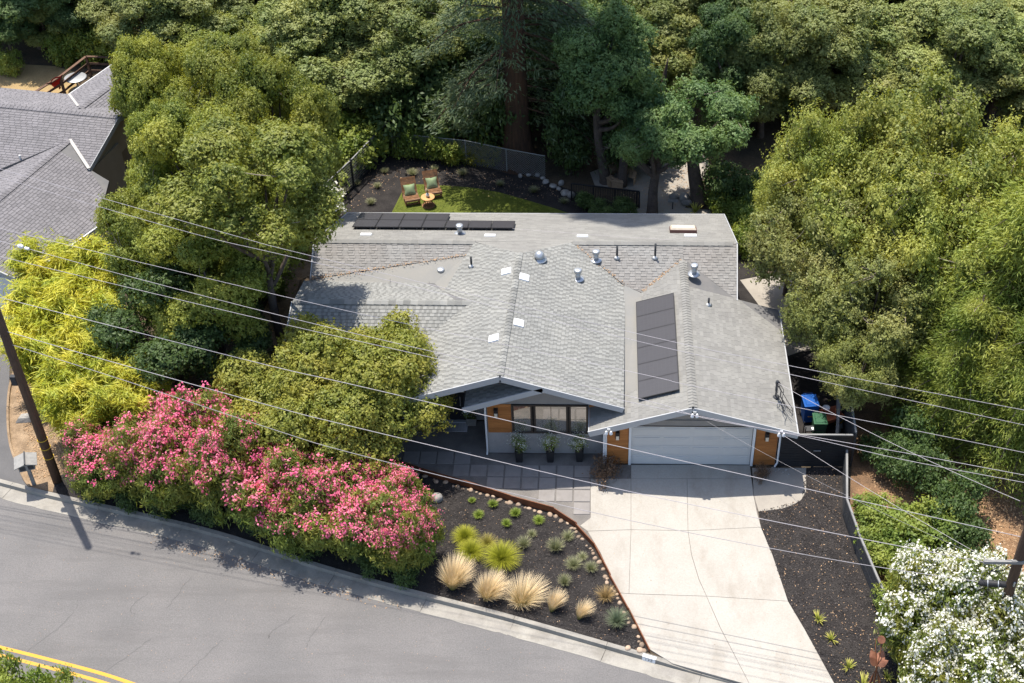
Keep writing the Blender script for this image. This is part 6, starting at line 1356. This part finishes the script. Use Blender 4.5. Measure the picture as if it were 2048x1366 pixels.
# --- grasses
GM = {'feather': grassmat('feather_grass', (.24, .24, .06), (.6, .47, .22), (.86, .7, .45)), 'fount': grassmat('fountain_grass', (.12, .16, .015), (.25, .28, .018), (.38, .38, .04)), 'bright': grassmat('bright_grass', (.09, .14, .02), (.17, .25, .03), (.25, .32, .06)),
      'grey': grassmat('grey_tuft', (.11, .13, .05), (.2, .22, .1), (.36, .36, .2)), 'tan': grassmat('tan_tuft', (.16, .15, .05), (.4, .28, .12), (.5, .36, .17)), 'blue': grassmat('blue_tuft', (.08, .12, .07), (.15, .2, .12), (.26, .3, .18)), 'olive': grassmat('olive_grass', (.16, .16, .03), (.34, .3, .06), (.42, .36, .1)), 'yuc': grassmat('yucca_leaf', (.16, .2, .03), (.36, .38, .06), (.5, .47, .12))}
def tuft_proto(name, seed, n, h, spread, w, gm, arch=.5, lean=(0, 0), upright=.0, segs=5):
    rng = np.random.default_rng(seed); th = rng.uniform(0, 2*pi, n); k = np.sqrt(rng.random(n))*(1-upright)+upright*rng.random(n); L = h*rng.uniform(.65, 1.08, n); base = np.stack([np.cos(th)*k*spread*.18, np.sin(th)*k*spread*.18, np.zeros(n)], 1)
    out = np.stack([np.cos(th), np.sin(th), np.zeros(n)], 1); V = []; T = []; R = []; rr = rng.random(n)
    ln = np.array([lean[0], lean[1], 0.0]); pv_ = None; side = np.stack([-np.sin(th+rng.normal(size=n)*.8), np.cos(th), np.zeros(n)], 1)
    for s in range(segs+1):
        t = s/segs; p = base+out*(spread*k*(t**1.4))[:, None]+ln*(t**1.5)+np.stack([np.zeros(n), np.zeros(n), L*(t-arch*k*t*t*.75)], 1); ww = w*(1-t*.85)*(.5+.5*min(1, t*4))
        cur = (p-side*ww, p+side*ww)
        if s: V.append(np.stack([pv_[0], pv_[1], cur[1], cur[0]], 1)); T.append(np.tile([(s-1)/segs, (s-1)/segs, t, t], (n, 1))); R.append(rr)
        pv_ = cur
    V = np.concatenate(V); V[:, :, 2] = np.maximum(V[:, :, 2], .01)
    root = empty(name); o = link('blades', quads_mesh('blades', V, GM[gm], np.concatenate(R), extra=np.concatenate(T)), root); return root, [o], 1.0, [False]
pGs = [tuft_proto('feather_grass', 71, 1200, 1.25, .75, .008, 'feather', arch=.34, lean=(.2, .28)), tuft_proto('feather_grass', 171, 900, 1.15, .9, .008, 'feather', arch=.5, lean=(.26, .2)), tuft_proto('feather_grass', 271, 800, 1.2, .55, .008, 'feather', arch=.25, lean=(.35, .3))]
for k, (x, y, s, lab) in enumerate(((906, 1176, .92, 'largest blond feather grass tuft, leftmost in the row by the kerb'), (974, 1198, .86, 'blond feather grass tuft, second from the left in the row by the kerb'), (1043, 1208, .92, 'widest blond feather grass tuft, third from the left by the kerb'), (1103, 1222, .66, 'small blond feather grass tuft, fourth from the left by the kerb'), (1158, 1237, .62, 'smallest blond feather grass tuft, rightmost in the row by the kerb'))):
    place(pGs[(0, 0, 1, 2, 2)[k]], x, y, 1.0, s, lab, 'grass', 'feather grasses by the kerb', base=P(x, y), sz=s*(1.0, .9, .85, 1.0, .95)[k], rz=(.1, -.3, .25, .0, -.25)[k])
pG = tuft_proto('fountain_grass', 72, 1300, .75, .72, .007, 'fount', arch=.75)
for x, y, s, lab in ((930, 1078, .72, 'yellow green mounding grass nearest the pink oleanders'), (943, 1108, .8, 'yellow green mounding grass behind the leftmost feather grass'), (1004, 1122, 1.02, 'largest yellow green mounding grass in the front bed')): place(pG, x, y, 1.0, s, lab, 'grass', 'mounding grasses in the front bed', base=P(x, y), sz=s)
pG = tuft_proto('olive_grass', 73, 500, .6, .5, .006, 'olive', arch=.6); place(pG, 975, 1090, 1, .8, 'olive tan grass behind the largest yellow green mound', 'grass', base=P(975, 1090), sz=.8)
pG = tuft_proto('bright_tuft', 74, 300, .28, .25, .011, 'bright', arch=.6)
for x, y, s, lab in ((957, 1032, .95, 'bright green tuft left of the others near the edging'), (986, 1012, .85, 'bright green tuft closest to the edging at left'), (1031, 1030, .95, 'bright green tuft in the middle of the upper bed'), (1013, 1050, .85, 'bright green tuft lowest of the small group'), (1078, 1043, 1.0, 'bright green tuft rightmost of the small group'), (944, 1003, .65, 'dull green tuft in the shade at the top of the bed')): place(pG, x, y, 1, s, lab, 'plant', 'bright green tufts in the front bed', base=P(x, y), sz=s*random.uniform(.7, 1.3))
pG = tuft_proto('grey_tuft', 75, 420, .42, .36, .006, 'grey', arch=.45)
for x, y, s, lab in ((1048, 1092, .9, 'grey green tuft with pink specks right of the yellow mounds'), (1064, 1070, .6, 'small grey green tuft in the middle of the bed'), (1111, 1100, 1.0, 'pale grey green tuft in the middle right of the bed'), (1147, 1132, 1.0, 'pale grey green tuft nearer the edging'), (1136, 1076, .8, 'grey green tuft against the edging at the bend'), (1165, 1115, .65, 'small grey green tuft by the straight edging'), (1182, 1140, .8, 'thin grey green tuft by the edging'), (1129, 1168, .8, 'pale round tuft behind the small feather grass')): place(pG, x, y, 1, s, lab, 'plant', 'grey green tufts in the front bed', base=P(x, y), sz=s*random.uniform(.6, 1.4))
GR = 'pale tufts in the rear garden'
for k, (x, y, s) in enumerate(sorted(((742, 408, .8), (755, 375, .7), (712, 370, .8), (690, 385, .7), (825, 350, .9), (925, 350, .9), (1068, 385, .9), (1000, 372, .8), (1128, 407, .8), (870, 340, .7), (1168, 392, .6), (770, 345, .7)))): place(pG, x, y, 1, s, 'pale grey green tuft in the rear garden mulch, %s from the left' % ORD[k], 'plant', GR, base=P(x, y), sz=s)
pG = tuft_proto('tan_tuft', 76, 420, .5, .42, .005, 'tan', arch=.45); place(pG, 1211, 1196, 1, 1.0, 'tan dried grass tuft beside the edging', 'grass', base=P(1211, 1196), sz=1)
pG = tuft_proto('blue_tuft', 77, 600, .55, .46, .006, 'blue', arch=.4); place(pG, 1234, 1246, 1, 1.0, 'blue green grass tuft at the tip of the front bed', 'grass', base=P(1234, 1246), sz=1)
pG = tuft_proto('yucca_plant', 78, 34, .42, .38, .03, 'yuc', arch=.55, segs=4)
for x, y, s, lab in ((1636, 1240, .85, 'yellow green spiky plant highest in the mulch strip'), (1663, 1280, .75, 'second yellow green spiky plant in the mulch strip'), (1697, 1336, .8, 'third yellow green spiky plant in the mulch strip'), (1727, 1376, 1.25, 'large spiky plant cut by the bottom edge'), (1774, 1356, .7, 'small spiky plant right of the metal sculpture')): place(pG, x, y, 1, s, lab, 'plant', 'spiky plants in the mulch strip', base=P(x, y), sz=s)
for k, (x, y, s) in enumerate(((1390, 425, 1.3), (1430, 418, 1.4), (1470, 408, 1.2))):
    place(pG, x, y, 1, s, '%s strappy green plant behind the rear eave by the path' % ('left', 'middle', 'right')[k], 'plant', 'strappy plants by the rear path', base=P(x, y), sz=s)

# --- fallen leaves and chips
def in_poly(x, y, poly):
    c = False; n = len(poly)
    for i in range(n):
        a, b = poly[i], poly[i-1]
        if (a[1] > y) != (b[1] > y) and x < (b[0]-a[0])*(y-a[1])/(b[1]-a[1])+a[0]: c = not c
    return c
def litter(name, px, n, m, z, size, lab, cl=None, seed=1):
    r = random.Random(seed); poly = [(p.x, p.y) for p in pxy(px)]; xs = [p[0] for p in poly]; ys = [p[1] for p in poly]; pts = []
    while len(pts) < n:
        x, y = r.uniform(min(xs), max(xs)), r.uniform(min(ys), max(ys))
        if in_poly(x, y, poly): pts.append(Vector((x, y, z+r.uniform(0, .012))))
    o = scatter_leaves(name, pts, m, None, size); tag(o, lab, 'leaves'); return o
M_flit = mat('pale_dry_leaf', (.52, .36, .22), (.34, .2, .11), 14, rough=.9, rnd=.35)
M_chipd = mat('mulch_chip', (.06, .052, .048), (.03, .027, .026), 14, rough=.95, rnd=.6)
strip_px = [(1612, 940), (1680, 930), (1682, 1035), (1706, 1108), (1740, 1190), (1774, 1266), (1812, 1355), (1850, 1440), (1740, 1430), (1668, 1366), (1576, 1203), (1522, 1055), (1517, 1023), (1602, 1000)]
bed_px = [(870, 990), (928, 976), (1020, 1006), (1106, 1030), (1150, 1062), (1186, 1100), (1216, 1160), (1252, 1226), (1290, 1305), (1049, 1236), (860, 1190)]
litter('fallen_leaves', strip_px, 750, M_flit, .012, .026, 'pale fallen leaves scattered over the dark mulch strip', seed=2)
litter('mulch_chips', strip_px, 9000, M_chipd, .01, .035, 'loose dark bark chips on the mulch strip', seed=3)
litter('fallen_leaves', bed_px, 420, M_flit, .006, .022, 'sparse pale leaf bits on the front planting bed', seed=4)
litter('mulch_chips', bed_px, 9000, M_chipd, .004, .035, 'loose dark bark chips on the front planting bed', seed=5)
litter('fallen_leaves', [(700, 330), (790, 308), (900, 322), (1010, 350), (1180, 395), (1000, 400), (820, 360), (700, 420)], 700, M_flit, 0.0, .03, 'fallen leaves on the mulch of the rear garden', seed=6)
litter('fallen_leaves', [(1720, 900), (1900, 880), (2048, 900), (2048, 1150), (1900, 1150), (1760, 1000)], 3500, M_needle, .0, .05, 'brown fallen leaves on the bare slope at right', seed=7)
litter('fallen_leaves', [(520, 640), (560, 540), (630, 480), (600, 560), (560, 690)], 1200, M_needle, .0, .04, 'brown fallen leaves on the strip left of the roof', seed=8)
litter('fallen_leaves', [(30, 780), (100, 760), (140, 940), (70, 960)], 1200, M_needle, .0, .04, 'bark pieces on the verge beside the utility pole', seed=9)
litter('fallen_leaves', [(1200, 345), (1400, 320), (1380, 420), (1280, 425)], 900, M_flit, .01, .035, 'fallen leaves on the rear patio', seed=10)
litter('fallen_leaves', [(300, 1060), (800, 1200), (800, 1225), (300, 1085)], 260, M_flit, ZR+.012, .03, 'leaf bits caught in the gutter under the oleanders', seed=11)
M_blade = mat('turf_blade', (.12, .15, .016), (.09, .12, .012), 5, rough=.8, rnd=.45)
litter('turf_blades', [(814, 370), (850, 371), (905, 374), (950, 378), (1000, 387), (1060, 404), (1170, 440), (1170, 470), (785, 470), (783, 430)], 9000, M_blade, .008, .035, 'short artificial grass blades on the lawn', seed=12)
litter('road_grit', [(0, 1010), (300, 1060), (800, 1220), (1250, 1340), (1100, 1366), (260, 1366), (0, 1290)], 500, M_flit, ZR+.006, .014, 'pale grit and leaf bits scattered on the road', seed=13)
litter('fallen_leaves', [(1265, 960), (1500, 960), (1570, 1200), (1660, 1360), (1480, 1360), (1300, 1290), (1180, 1060)], 170, M_needle, .024, .018, 'few dry leaf bits on the driveway', seed=14)
